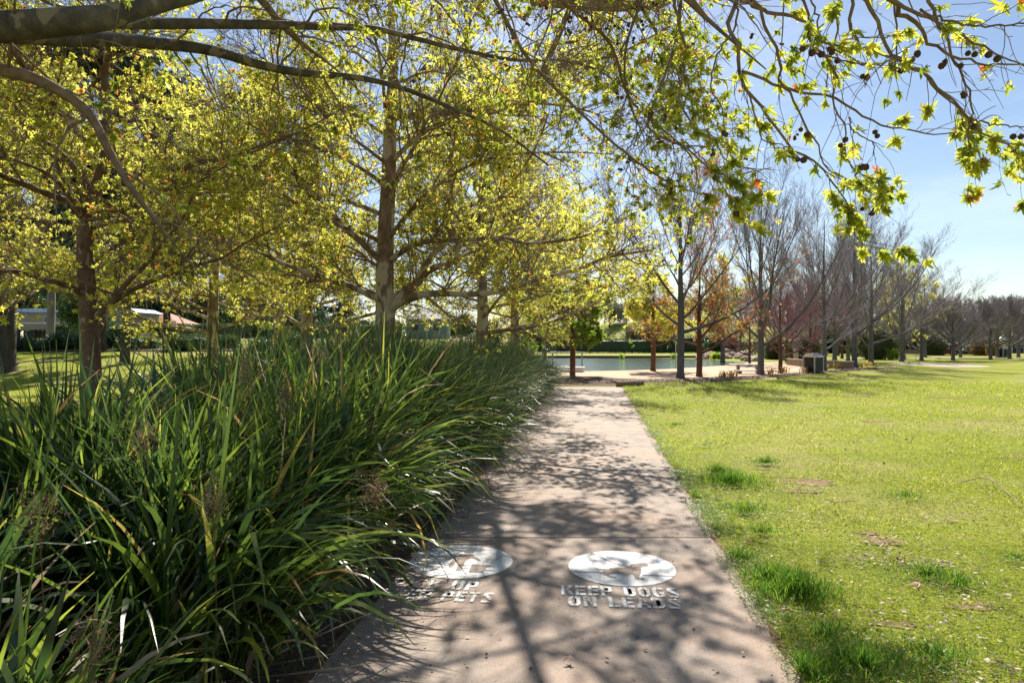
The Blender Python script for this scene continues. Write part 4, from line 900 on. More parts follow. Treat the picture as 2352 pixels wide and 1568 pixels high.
# loose litter: far too many bits to count
def litter():
    rng = np.random.default_rng(130); mb = MB()
    def put(x, y, s, rnd, z=.02):
        n = len(x); d = rng.normal(0, 1, (n, 3)) * [1, 1, .18]
        leaves(mb, np.c_[x, y, np.full(n, z) + rng.random(n) * .012], d, s, LEAF_OVAL, rng, rnd, 4.0)
    n = 5200; y = 2.8 + 24 * rng.random(n) ** 1.3; x = PR(y) + (.8 * y + .5 - PR(y)) * rng.random(n); put(x, y, rng.uniform(.010, .034, n) * (1 + y * .06), np.where(rng.random(n) < .5, rng.uniform(.8, 1, n), rng.uniform(.1, .6, n)), .042)
    for px, py, r, m in [(2020, 1250, .18, 120), (2110, 1300, .2, 120), (1840, 1130, .2, 110), (2200, 1200, .15, 40), (1990, 1290, .15, 70), (2150, 1310, .1, 60), (2250, 1400, .2, 60), (2330, 1560, .2, 60), (2060, 1430, .2, 60)]:
        c = G(px, py); put(c[0] + rng.normal(0, r, m), c[1] + rng.normal(0, r * .45, m), rng.uniform(.014, .045, m), rng.uniform(.3, 1, m), .038)
    n = 1500; y = 2.8 + 21 * rng.random(n) ** 1.5; x = PL(y) + .02 + np.abs(rng.normal(0, .28, n)); k = x < PR(y); put(x[k], y[k], rng.uniform(.006, .022, n)[k], rng.uniform(0, .9, n)[k], .026)
    n = 1500; y = 2.8 + 9 * rng.random(n); x = PL(y) + (PR(y) - PL(y)) * rng.random(n); put(x, y, np.where(rng.random(n) < .2, rng.uniform(.014, .035, n), rng.uniform(.004, .013, n)), rng.uniform(0, .9, n), .028)
    n = 900; y = 2.8 + 18 * rng.random(n) ** 1.3; x = PR(y) - np.abs(rng.normal(0, .06, n)); put(x, y, rng.uniform(.006, .02, n), rng.uniform(0, 1, n), .026)
    n = 2600; y = rng.uniform(1.8, 24, n); x = PL(y) - rng.uniform(-.05, 1.2, n); put(x, y, rng.uniform(.015, .05, n), rng.uniform(0, 1, n), .02)
    n = 2500; px = rng.uniform(1290, 2060, n); py = np.interp(px, [1290, 1480, 1560, 1650, 1750, 1850, 1960, 2060], [875, 877, 874, 871, 865, 858, 848, 844.5]) + rng.normal(0, 2.0, n)
    Y = 1568 * 1.62 / (py - 784); put((px - 1176) / 1568 * Y, Y, rng.uniform(.04, .13, n), rng.uniform(0, 1, n), .03)
    tag(mb.build("leaf_litter", M_LITTER), "dry leaf and bark litter scattered over the lawn, slab edge and bed", "leaf litter", kind='stuff')
M_LITTER = leafmat("litter", [(0, (.07, .04, .025)), (.5, (.22, .14, .09)), (1, (.60, .50, .38))], .15, 1.2, .7, .2)
litter()
def stick(label, pts, r0, px=True, twigs=()):
    q = np.array([[*G(x, y), z] for x, y, z in pts]); c = q[0].copy(); c[2] = 0
    mb = MB(); p, r = resample(q - c, np.linspace(r0, r0 * .3, len(q)), 30); p[:, 2] = np.maximum(p[:, 2], r); tubes(mb, p, r, 6, cap=True)
    for t in twigs:
        e = np.array([[*G(x, y), z] for x, y, z in t]) - c; tubes(mb, *[x[None] for x in resample(e, np.linspace(r0 * .5, r0 * .2, len(e)), 14)], 5)
    o = mb.build("fallen_stick", M_STICK, None, True); o.location = c; return tag(o, label, "stick")
M_STICK = simple("dry_stick", (.22, .15, .11), .8, 0, .3, 40)
stick("long bent fallen branch with a curled twig on the lawn at the right edge", [(2360, 1186, .01), (2330, 1160, .06), (2290, 1132, .10), (2255, 1118, .10), (2215, 1117, .06), (2175, 1119, .01)], .008, True,
      [[(2275, 1124, .10), (2268, 1112, .13), (2255, 1104, .15), (2250, 1110, .13), (2256, 1121, .10)], [(2268, 1121, .1), (2258, 1132, .06), (2252, 1126, .05)], [(2178, 1119, .02), (2160, 1111, .03), (2152, 1104, .01)]])
stick("thin fallen twig lying on the mid lawn straight above the small bare patch", [(2091, 1018, .01), (2098, 1002, .03), (2113, 992, .01)], .006)
stick("thin curved twig near the shaded bottom edge of the lawn beside the slab", [(1800, 1440, .02), (1830, 1451, .03), (1880, 1455, .04), (1930, 1451, .02)], .004)
stick("short forked twig on the lawn between two lush tufts", [(1885, 1274, .01), (1905, 1287, .03), (1926, 1302, .01)], .004)
stick("pale strip of bark lying at the bottom right corner of the lawn", [(2292, 1518, .01), (2320, 1540, .02), (2352, 1562, .01)], .010)
def fallen_leaf(label, px, py, s, mat_, rz):
    mb = MB(); V, F = LEAF_NEAR; V = V * [1, 1, .6]; V[:, 2] += .2
    M = np.array(Matrix.Rotation(rz, 3, 'Z')); mb.add((V * s) @ M.T, F, .5); c = G(px, py); o = mb.build("fallen_leaf", mat_); o.location = (c[0], c[1], .045); return tag(o, label, "leaf")
M_FALLRED = leafmat("fallen_red_leaf", [(0, (.30, .07, .025)), (1, (.30, .07, .025))], .3, 1.8, .5)
M_FALLPALE = leafmat("fallen_pale_leaf", [(0, (.5, .42, .34)), (1, (.5, .42, .34))], .3, 1.2, .6)
fallen_leaf("rust red fallen plane leaf on the lawn below the lush tuft", 2112, 1360, .085, M_FALLRED, 1.4)
fallen_leaf("small rust leaf lying against the slab edge", 1803, 1418, .05, M_FALLRED, .3)
fallen_leaf("pale curled leaf on the upper lawn beside the small bare patch", 2012, 990, .07, M_FALLPALE, 2.4)
fallen_leaf("whitish leaf at the right of the lower lawn", 2320, 1384, .05, M_FALLPALE, .9)
fallen_leaf("orange leaf on the upper lawn just above the pale curled leaf", 1996, 977, .06, M_FALLRED, 4.4)
fallen_leaf("crumpled brown leaf cluster at the bottom of the slab", 1312, 1532, .05, simple("crumpled_leaf", (.14, .08, .05), .8), 2.0)

# ------------------------------------------------------------------ painted markings on the path
GL = {  # stencil letters on a 4 x 5 grid
 'K': [[(0, 0), (1.1, 0), (1.1, 5), (0, 5)], [(1.4, 2.7), (2.7, 5), (4, 5), (2.3, 2.4)], [(1.9, 2.6), (2.9, 3.0), (4.2, 0), (2.9, 0)]],
 'E': [[(0, 0), (1.2, 0), (1.2, 5), (0, 5)], [(1.5, 0), (3.4, 0), (3.4, 1), (1.5, 1)], [(1.5, 2), (3.2, 2), (3.2, 3), (1.5, 3)], [(1.5, 4), (3.4, 4), (3.4, 5), (1.5, 5)]],
 'F': [[(0, 0), (1.2, 0), (1.2, 5), (0, 5)], [(1.5, 2), (3.2, 2), (3.2, 3), (1.5, 3)], [(1.5, 4), (3.4, 4), (3.4, 5), (1.5, 5)]],
 'P': [[(0, 0), (1.2, 0), (1.2, 5), (0, 5)], [(1.5, 1.8), (2.8, 1.8), (3.7, 2.4), (3.7, 4.4), (2.8, 5), (1.5, 5), (1.5, 4.1), (2.4, 4.1), (2.6, 3.9), (2.6, 2.9), (2.4, 2.7), (1.5, 2.7)]],
 'D': [[(0, 0), (1.2, 0), (1.2, 5), (0, 5)], [(1.5, 0), (2.8, 0), (3.8, .9), (3.8, 4.1), (2.8, 5), (1.5, 5), (1.5, 4), (2.3, 4), (2.6, 3.6), (2.6, 1.4), (2.3, 1), (1.5, 1)]],
 'O': [[(1.7, 0), (1, 0), (0, 1), (0, 4), (1, 5), (1.7, 5), (1.7, 4), (1.2, 3.6), (1.2, 1.4), (1.7, 1)], [(2.1, 0), (2.8, 0), (3.8, 1), (3.8, 4), (2.8, 5), (2.1, 5), (2.1, 4), (2.6, 3.6), (2.6, 1.4), (2.1, 1)]],
 'G': [[(1.7, 0), (1, 0), (0, 1), (0, 4), (1, 5), (1.7, 5), (1.7, 4), (1.2, 3.6), (1.2, 1.4), (1.7, 1)], [(2.0, 4), (3.6, 4), (3.6, 4.6), (3.0, 5), (2.0, 5)], [(2.0, 0), (3.0, 0), (3.7, .6), (3.7, 2.6), (2.1, 2.6), (2.1, 1.8), (2.7, 1.8), (2.7, 1), (2.0, 1)]],
 'S': [[(.3, 4), (.3, 4.6), (1, 5), (3.4, 5), (3.4, 4.2), (1.5, 4.2), (3.6, 1.8), (3.6, .9), (2.4, 1.6), (.1, 3.4)], [(.1, 0), (2.9, 0), (3.4, .5), (2.2, .9), (.1, .9)]],
 'N': [[(0, 0), (1.1, 0), (1.1, 5), (0, 5)], [(1.3, 4.8), (1.3, 2.9), (2.6, .2), (2.6, 2.1)], [(2.8, 0), (3.9, 0), (3.9, 5), (2.8, 5)]],
 'L': [[(0, 0), (1.2, 0), (1.2, 5), (0, 5)], [(1.5, 0), (3.4, 0), (3.4, 1), (1.5, 1)]],
 'A': [[(0, 0), (1.2, 0), (2.2, 5), (1.3, 5)], [(2.9, 0), (4.1, 0), (2.8, 5), (2.3, 4.8)], [(1.6, 1.2), (2.6, 1.2), (2.4, 2.1), (1.8, 2.1)]],
 'I': [[(0, 0), (1.2, 0), (1.2, 5), (0, 5)]],
 'C': [[(1.7, 0), (1, 0), (0, 1), (0, 4), (1, 5), (1.7, 5), (1.7, 4), (1.2, 3.6), (1.2, 1.4), (1.7, 1)], [(2.0, 4), (3.6, 4), (3.6, 4.6), (3.0, 5), (2.0, 5)], [(2.0, 0), (3.0, 0), (3.6, .6), (3.6, 1.2), (2.0, 1)]],
 'U': [[(0, 5), (0, 1), (1, 0), (1.7, 0), (1.7, 1), (1.2, 1.4), (1.2, 5)], [(3.8, 5), (3.8, 1), (2.8, 0), (2.1, 0), (2.1, 1), (2.6, 1.4), (2.6, 5)]],
 'T': [[(0, 4), (3.8, 4), (3.8, 5), (0, 5)], [(1.3, 0), (2.5, 0), (2.5, 3.7), (1.3, 3.7)]],
 'R': [[(0, 0), (1.2, 0), (1.2, 5), (0, 5)], [(1.5, 2), (2.8, 2), (3.7, 2.6), (3.7, 4.4), (2.8, 5), (1.5, 5), (1.5, 4.1), (2.4, 4.1), (2.6, 3.9), (2.6, 3.1), (2.4, 2.9), (1.5, 2.9)], [(1.6, 1.8), (2.6, 1.8), (3.9, 0), (2.6, 0)]]}
WD = {'I': 1.2, 'E': 3.4, 'F': 3.4, 'L': 3.4}
import bmesh
def flat_shapes(name, shapes, z, material, parent):
    bm = bmesh.new()
    for s in shapes:
        f = bm.faces.new([bm.verts.new((x, y, z)) for x, y in s])
    bmesh.ops.triangulate(bm, faces=bm.faces[:], quad_method='BEAUTY', ngon_method='EAR_CLIP')
    bm.normal_update()
    for f in bm.faces:
        if f.normal.z < 0: f.normal_flip()
    me = bpy.data.meshes.new(name); bm.to_mesh(me); bm.free(); return link(name, me, material, parent)
def lettering(name, text, cx, y0, hgt, width, parent, material):
    x = 0; S = []
    for ch in text:
        if ch == ' ': x += 3.0; continue
        S += [[(x + a, b) for a, b in g_] for g_ in GL[ch]]; x += WD.get(ch, 3.9) + .9
    k = width / (x - .9)
    return flat_shapes(name, [[(cx - width / 2 + a * k, y0 + b * hgt / 5) for a, b in g_] for g_ in S], .0062, material, parent)
def disc(r, n=64, sx=1): return [(sx * r * math.cos(t), r * math.sin(t)) for t in np.linspace(0, 2 * math.pi, n, endpoint=False)]
pr = empty("painted_sign", "white painted circle with a dog above the words KEEP DOGS ON LEADS", "path marking", (.776, 4.83, .0205), R(-4))
flat_shapes("paint_disc", [disc(.375)], .0050, M_PAINT, pr)
u = lambda pts: [((x - 1115) / 1640 * .75, -(y - 505) / 575 * .74) for x, y in pts]
dog = u([(820, 560), (740, 555), (690, 525), (700, 520), (750, 543), (850, 545), (960, 530), (1090, 520), (1230, 505), (1290, 512), (1405, 530), (1385, 590), (1335, 650), (1330, 672), (1390, 678), (1388, 695), (1270, 695), (1262, 640), (1240, 618), (1000, 612), (905, 630), (900, 650), (985, 670), (985, 682), (900, 680), (805, 630)])
head = u([(1235, 500), (1275, 455), (1340, 440), (1500, 433), (1540, 455), (1530, 480), (1420, 497), (1400, 520), (1300, 503)])
lead = u([(640, 250), (655, 250), (830, 345), (1030, 440), (1215, 495), (1235, 500), (1280, 462), (1284, 470), (1235, 512), (1215, 503), (1020, 448), (820, 354)])
flat_shapes("dog_silhouette", [dog, head, lead, u([(380, 590), (820, 602), (820, 612), (375, 603)]), u([(1400, 620), (1850, 628), (1850, 640), (1395, 634)])], .0066, M_CONC, pr)
lettering("lettering", "KEEP DOGS", -.055, -.555, .165, .745, pr, M_PAINT_WORN)
lettering("lettering", "ON LEADS", -.045, -.735, .16, .68, pr, M_PAINT_WORN)
pl = empty("painted_sign", "white painted circle with a bending figure above the words PICK UP AFTER PETS", "path marking", (-.37, 4.97, .0205), R(-7))
flat_shapes("paint_disc", [disc(.375)], .0050, M_PAINT, pl)
u = lambda pts: [((x - 1370) / 1540 * .75, -(y - 405) / 560 * .74) for x, y in pts]
flat_shapes("figure_silhouette", [u([(1330, 240), (1400, 222), (1490, 238), (1480, 262), (1400, 268), (1345, 262)]), u([(1290, 285), (1480, 285), (1530, 320), (1660, 385), (1630, 392), (1490, 345), (1440, 400), (1450, 560), (1430, 572), (1380, 572), (1370, 560), (1370, 450), (1330, 425), (1300, 450), (1290, 520), (1240, 520), (1225, 440), (1240, 390), (1270, 330), (1160, 388), (1140, 375), (1230, 300)]),
            u([(1560, 455), (1880, 465), (1850, 490), (1800, 500), (1780, 585), (1570, 585)]), u([(900, 510), (1225, 520), (1225, 528), (900, 520)]), u([(1450, 522), (1565, 524), (1565, 532), (1450, 530)]), u([(1790, 540), (1960, 540), (1960, 550), (1788, 550)])], .0066, M_CONC, pl)
lettering("lettering", "PICK UP", -.07, -.575, .165, .56, pl, M_PAINT_WORN)
lettering("lettering", "AFTER PETS", -.06, -.765, .165, .80, pl, M_PAINT_WORN)

# ------------------------------------------------------------------ hedges and shrubs
def leafy_shape(root, sx, sy, h, material, n, size, seed, boxy=False, name="foliage", tmpl=LEAF_OVAL, hang=0.0, core=.86):
    rng = np.random.default_rng(seed); mb = MB()
    if boxy:
        V, F = ICO[3]; V = np.sign(V) * np.abs(V) ** .28; V = V / np.abs(V).max(0)
    else:
        V, F = ICO[3]; V = V * (1 + .10 * np.sin(V[:, :1] * 5 + seed) + .10 * np.sin(V[:, 1:2] * 6 + 2 * seed) + .08 * np.sin(V[:, 2:] * 7 + seed))
    S = np.array([sx / 2, sy / 2, h / 2 if boxy else h * .55]); c = np.array([0, 0, h / 2 if boxy else h * .45])
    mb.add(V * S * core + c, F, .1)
    ii = rng.integers(0, len(F), n); w = rng.dirichlet([1, 1, 1], n)[..., None]; p = (V[F[ii]] * w).sum(1)
    q = p * S * rng.uniform(core * .95, 1.07, (n, 1)) + c; k = q[:, 2] > -.02; q, p = q[k], p[k]; n = len(q)
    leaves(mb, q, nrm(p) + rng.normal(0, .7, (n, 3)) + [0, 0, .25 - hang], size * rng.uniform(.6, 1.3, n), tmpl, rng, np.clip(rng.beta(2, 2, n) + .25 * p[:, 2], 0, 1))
    return mb.build(name, material, root)
def shrub(label, px, Y, sx, sy, h, material, n, size, seed, boxy=False, name="shrub", cat="shrub", group=None, tmpl=LEAF_OVAL, rz=0.0, stem=True, hang=0.0):
    r = empty(name, label, cat, at(px, Y, -.03), rz, group); leafy_shape(r, sx, sy, h, material, n, size, seed, boxy, "foliage", tmpl, hang)
    if stem and not boxy:
        m = MB(); rg = np.random.default_rng(seed)
        for i in range(5):
            a = rg.uniform(0, 6.28); tubes(m, np.array([[0, 0, 0], [.15 * sx * math.cos(a), .15 * sx * math.sin(a), h * .3], [.3 * sx * math.cos(a), .3 * sx * math.sin(a), h * .6]]), np.array([.03, .025, .012]), 5)
        m.build("stem", M_BROWN_BARK, r)
    return r
shrub("long clipped dark green hedge behind the pool fence across the lagoon", 1405, 97, 18, 2.2, 1.9, M_LEAF_HEDGE, 9000, .22, 201, True, "hedge", "hedge")
shrub("taller clipped hedge with a sunlit yellow top behind the right half of the fence", 1610, 99, 10.5, 2.6, 2.4, M_LEAF_HEDGE, 7000, .22, 202, True, "hedge", "hedge")
shrub("rounded dark green bush at the right end of the pool hedge above the boulders", 1660, 90, 5.0, 4.0, 2.5, M_LEAF_HEDGE, 5000, .22, 203)
shrub("loose yellow green shrubs showing over the middle of the long hedge", 1490, 112, 9, 3, 3.2, M_LEAF_SHRUB, 4000, .3, 204)
shrub("olive bushes behind the left end of the pool hedge under the green dome tree", 1290, 112, 14, 5, 4.2, M_LEAF_HEDGE, 5000, .35, 205)
sh = "shrubs on the far side of the lawn"
M_SILVER = leafmat("silver_leaf", [(0, (.16, .17, .14)), (1, (.34, .34, .30))], .25, 1.2, .6)
M_ORANGE = leafmat("orange_leaf", [(0, (.22, .12, .04)), (.6, (.30, .20, .05)), (1, (.36, .30, .07))], .4, 1.6, .5)
for i, (lab, px, Y, sx, h, m_, nn, sz) in enumerate([
    ("brown leaved bushy shrub between the reddish trunk and the park bench", 2012, 62, 3.4, 2.9, M_LEAF_SHRUB, 2600, .16),
    ("dark conifer like shrub behind the bright flax clump", 2036, 70, 2.4, 3.4, M_LEAF_HEDGE, 2200, .18),
    ("grey green grassy shrub left of the green cabinet", 1782, 62, 2.0, 2.0, M_LEAF_SHRUB, 2000, .18),
    ("olive drooping shrub behind the green topped post", 1847, 60, 2.8, 2.4, M_LEAF_SHRUB, 2400, .18),
    ("yellow green bush behind the slatted park bench", 2100, 92, 6.5, 3.6, M_LEAF_SHRUB, 2600, .28),
    ("brown shrub left of the red mower", 2143, 80, 3.0, 2.4, M_LEAF_SHRUB, 2200, .18),
    ("deep blue green rounded shrub right of the mower", 2206, 92, 3.6, 2.6, M_LEAF_HEDGE, 2200, .2),
    ("silver grey low mounded shrub right of the mower", 2225, 88, 7.0, 1.5, M_SILVER, 3000, .16),
    ("orange tinted round bush left of the pavilion", 2262, 80, 3.0, 2.2, M_ORANGE, 2400, .16),
    ("low brown bush beside the far dark bin", 2286, 76, 1.6, 1.8, M_ORANGE, 1400, .14),
    ("dark mass of shrubs behind the red mower", 2175, 104, 17, 4.0, M_LEAF_HEDGE, 5000, .34),
    ("dark tall shrubs behind the orange tinted bush", 2262, 116, 16, 4.4, M_LEAF_HEDGE, 5000, .34),
    ("green shrub bank behind the small rosy trees", 1940, 96, 14, 4.2, M_LEAF_HEDGE, 5000, .34),
    ("tawny shrub just right of the thickest grey trunk", 1985, 72, 3.4, 2.4, M_LEAF_SHRUB, 2400, .18)]):
    shrub(lab, px, Y, sx, sx * .8, h, m_, nn, sz, 210 + i, group=sh)
# dark shrub rows behind the left lawn
M_UNDER = M_LEAF_HEDGE
ul = "low dark plants along the mulch strip"
p0 = shrub("low dark strappy plant on the mulch strip of the left lawn", 40, 39, 1.6, 1.2, .8, M_LEAF_HEDGE, 900, .22, 230, group=ul, tmpl=LEAF_GUM, stem=False)
for k, px in enumerate([90, 150, 255, 305, 345, 420, 455, 520, 600, 680]):
    copy_thing(p0, at(px, 38.6 + (k * 7 % 5) * .5, -.03), k * 1.3, .85 + (k * 3 % 4) * .1)
hl = "dark hedge plants along the street"
h0 = shrub("dark clipped hedge plant on the far side of the left street", 200, 74, 5.4, 2.0, 1.5, M_LEAF_HEDGE, 2400, .26, 231, group=hl, boxy=True)
for k, px in enumerate([320, 430, 540, 650, 760, 870]): copy_thing(h0, at(px, 74 + (k % 2) * .4, -.05), 0, (1, 1, .9 + .1 * (k % 3)))
bt = "dense dark trees closing the view behind the left street"
def round_tree(seed, label, px, Y, h, sp, material, group=None, nl=9000, leaf=.55):
    rng = np.random.default_rng(seed); r = empty("leafy_tree", label, "tree", at(px, Y, -.1), 0, group); m = MB()
    tubes(m, np.array([[0, 0, 0], [.1, 0, h * .4], [0, .1, h * .8]]), np.array([.3, .22, .08]), 8)
    mb = MB(); cs = []
    for i in range(16):
        a = rng.uniform(0, 6.28); q = rng.uniform(.1, .8) * sp / 2; c = np.array([q * math.cos(a), q * math.sin(a), h * rng.uniform(.28, .9)]); cs.append(c)
        tubes(m, np.array([[0, 0, max(c[2] - h * .3, .5)], c]), np.array([.09, .03]), 5)
    m.build("trunk", M_GUM_BARK, r, True)
    for c in cs:
        n = nl // 16; v = nrm(rng.normal(size=(n, 3))) * np.array([1.25, 1.25, .95]) * rng.uniform(.35, 1.05, (n, 1)) * sp * .2
        leaves(mb, c + v, rng.normal(0, .6, (n, 3)) + [0, 0, -.3], leaf * rng.uniform(.5, 1.3, n), LEAF_OVAL, rng, rng.random(n) * .8 + .2 * rng.random())
    mb.build("leaves", material, r); return r
d0 = round_tree(240, "dense dark green tree in the belt behind the left street", 20, 118, 9.5, 11, M_LEAF_HEDGE, bt)
for k, (px, Y, s) in enumerate([(110, 126, 1.0), (210, 120, 1.15), (300, 130, 1.1), (395, 136, 1.2), (490, 128, 1.0), (570, 120, .9), (650, 130, .8), (730, 124, .6), (810, 130, .5), (890, 128, .5), (-60, 120, 1.1), (-150, 118, 1.2), (1060, 135, .6), (1130, 128, .62), (1200, 132, .55)]):
    copy_thing(d0, at(px, Y, -.1), k * 1.1, (s, s, s * .95))
copy_thing(d0, at(205, 62), .6, (.45, .45, .62), "bright green hanging bush beside the red roofed house's chimney", bt)
wl_ = "olive and brown trees in the wood behind the park"
w0 = round_tree(241, "low brown olive tree in the wood behind the park", 1480, 128, 6.0, 8.5, M_LEAF_SHRUB, wl_, 5000, .42)
for k, (px, Y, s) in enumerate([(1400, 135, .9), (1560, 142, .8), (1660, 150, .75), (1750, 150, .8), (1830, 148, .85), (1900, 135, .9), (1980, 130, .95), (2060, 125, .9), (2140, 128, 1.0), (2220, 130, .95), (2300, 132, .9), (2380, 128, 1.0), (1330, 138, .9), (2450, 130, 1.0)]):
    copy_thing(w0, at(px, Y, -.2), k * 1.7, (s, s, s))
wb = "bare grey trees in the wood behind the park"
first = True
for k, (px, Y, s) in enumerate([(1700, 90, .9), (1780, 84, .8), (1830, 78, .85), (1870, 86, .85), (1925, 78, .8), (1985, 84, .85), (2040, 80, .8), (2090, 88, .8), (2135, 96, .7), (1600, 112, .9), (1500, 118, .9), (1440, 112, .8), (1810, 104, 1.0), (1900, 108, 1.0)]):
    copy_thing((t5, t8)[k % 2], at(px, Y), k * 1.9, (s * 1.15, s * 1.15, s), "bare grey tree in the wood behind the park", wb)
# bright flax clump and orange leaved plants
def clump(label, px, Y, n, L, w, material, seed, name="flax_clump", cat="flax", group=None):
    rng = np.random.default_rng(seed); mb = MB(); B = np.c_[rng.normal(0, .12, (n, 2)), np.zeros(n)]
    blades(mb, B, rng.uniform(0, 6.28, n), np.abs(rng.normal(.2, .2, n)), rng.uniform(.4, 1.6, n), L * rng.uniform(.6, 1.1, n), np.full(n, w), rng, rng.random(n), 6, 1.5, .3)
    o = mb.build(name, material); o.location = at(px, Y); return tag(o, label, cat, group)
M_FLAXB = leafmat("bright_flax_leaf", [(0, (.12, .22, .02)), (1, (.32, .36, .04))], .5, 2.0, .4)
clump("bright yellow green flax clump behind the lawn, left of the park bench", 2048, 60, 90, 1.15, .07, M_FLAXB, 250)
clump("second bright flax clump touching the left side of the slatted bench tree", 2060, 61, 70, .9, .07, M_FLAXB, 251)
clump("green tussock on the far brick edge of the lagoon, left of the sign pole", 1428, 64, 60, .6, .05, M_LEAF_GREEN, 252, "tussock", "tussock")
clump("green tussock on the far brick edge of the lagoon, right of the sign pole", 1548, 64, 70, .6, .05, M_LEAF_GREEN, 253, "tussock", "tussock")
clump("bright green rushes at the boulders beside the water", 1640, 60, 90, .8, .06, M_FLAXB, 254, "tussock", "tussock")
clump("rushes with darker green tips right beside the bright rushes", 1652, 60, 80, .8, .06, M_LEAF_GREEN, 255, "tussock", "tussock")
og = "orange leaved seedlings along the mulch edge"
for k, (px, Y) in enumerate([(1975, 42), (1990, 43.5), (2002, 44), (1923, 40), (1897, 38.5), (1800, 34.5), (1772, 33), (1846, 35.0), (1660, 29.5), (1682, 30)]):
    clump("small orange and yellow leaved plant in the mulch edge", px, Y, 26, .42, .045, M_ORANGE, 260 + k, "seedling", "plant", og)

# ------------------------------------------------------------------ boulders, stone wall, brick edging
bo = "sandstone boulders heaped where the lagoon narrows"
M_ROCK = simple("sandstone", (.34, .25, .20), .9, 0, .3, 5, .5)
rr = np.random.default_rng(270)
for k in range(44):
    px = rr.uniform(1608, 1722); Y = rr.uniform(62, 72); s = rr.uniform(.25, .62); z = max(0, (1 - abs(px - 1690) / 60)) * .5 * rr.random()
    m = MB(); rock(m, (0, 0, 0), (s * 1.3, s, s * .75), rr); o = m.build("boulder", M_ROCK); x = (px - 1176) / 1568 * Y; o.location = (x, Y, z + s * .25)
    tag(o, "sandstone boulder in the heap at the narrow end of the lagoon", "boulder", bo)
for k, (px, Y, s) in enumerate([(1729, 58, .5), (1734, 56, .35), (1716, 55, .3), (1712, 57, .4)]):
    m = MB(); rock(m, (0, 0, 0), (s * 1.3, s, s * .8), rr); o = m.build("boulder", M_ROCK); o.location = ((px - 1176) / 1568 * Y, Y, s * .3)
    tag(o, "loose boulder on the grass right of the boulder heap", "boulder", "loose boulders right of the heap")
def stone_wall(label, x0, y0, x1, y1, h, seed, s=.42):
    rng = np.random.default_rng(seed); m = MB(); Lw = math.hypot(x1 - x0, y1 - y0); nn = int(Lw / s)
    for i in range(nn):
        for j in range(int(h / (s * .55))):
            t = (i + .5 * (j % 2) + rng.normal(0, .1)) / nn; rock(m, ((x1 - x0) * t, (y1 - y0) * t + rng.normal(0, .07), s * .3 + j * s * .55), (s * .62, s * .45, s * .36), rng, 1)
    b0 = m.build("stone_wall", M_ROCK); b0.location = (x0, y0, float(H(x0, y0)) - .05); return tag(b0, label, "stone wall")
stone_wall("long dry stone wall at the foot of the grass slope behind the boulders", (1695 - 1176) / 1568 * 88, 88, (1890 - 1176) / 1568 * 92, 92, 1.9, 271, .5)
stone_wall("lower dry stone terrace right in front of the long stone wall", (1775 - 1176) / 1568 * 82, 82, (1905 - 1176) / 1568 * 80, 80, .9, 272)
m = MB(); x0 = G(1000, 822)[0]; box(m, (0, 0, .11), (abs(G(1603, 822)[0] - x0), .25, .22)); o = m.build("brick_edging", M_BRICK_DARK); o.location = ((x0 + G(1603, 822)[0]) / 2, G(1300, 822)[1] + .25, 0); tag(o, "low dark brick edging along the far shore of the lagoon", "edging")
# brick planter
pts = [((1810 - 1176) / 1568 * 47, 47), ((1853 - 1176) / 1568 * 43.5, 43.5), ((1958 - 1176) / 1568 * 40.2, 40.2)]
pw_ = empty("brick_planter", "low tan brick retaining wall with a pale coping behind the rubbish bin", "low wall", (pts[0][0], pts[0][1], 0))
for a, b in zip(pts[:-1], pts[1:]):
    a = np.array(a) - pts[0]; b = np.array(b) - pts[0]; L_ = np.linalg.norm(b - a); an = math.atan2(b[1] - a[1], b[0] - a[0]); c = (a + b) / 2
    m = MB(); box(m, (c[0], c[1], .2), (L_, .22, .40), an); m.build("wall", M_BRICK, pw_)
    m = MB(); box(m, (c[0], c[1], .43), (L_ + .06, .28, .055), an); m.build("coping", M_PALEPATH, pw_)
sheet("planter_mulch", [[(pts[0][0] + .2, pts[0][1] + .1), (pts[1][0] + .2, pts[1][1] + .3), (pts[2][0], pts[2][1] + .25), (pts[2][0] + 1.5, pts[2][1] + 3), (pts[0][0] + 4, pts[0][1] + 2)]], .30, M_MULCH, thick=.28)
# timber log at the path end
m = MB(); tubes(m, np.array([[0, 0, .1], [.5, .1, .11], [1.0, .25, .10]]), np.array([.10, .105, .095]), 10, cap=True)
o = m.build("timber_log", M_STICK, None, False); q = G(1416, 888); o.location = (q[0], q[1], 0); tag(o, "short grey timber log at the right corner where the slab ends", "log")

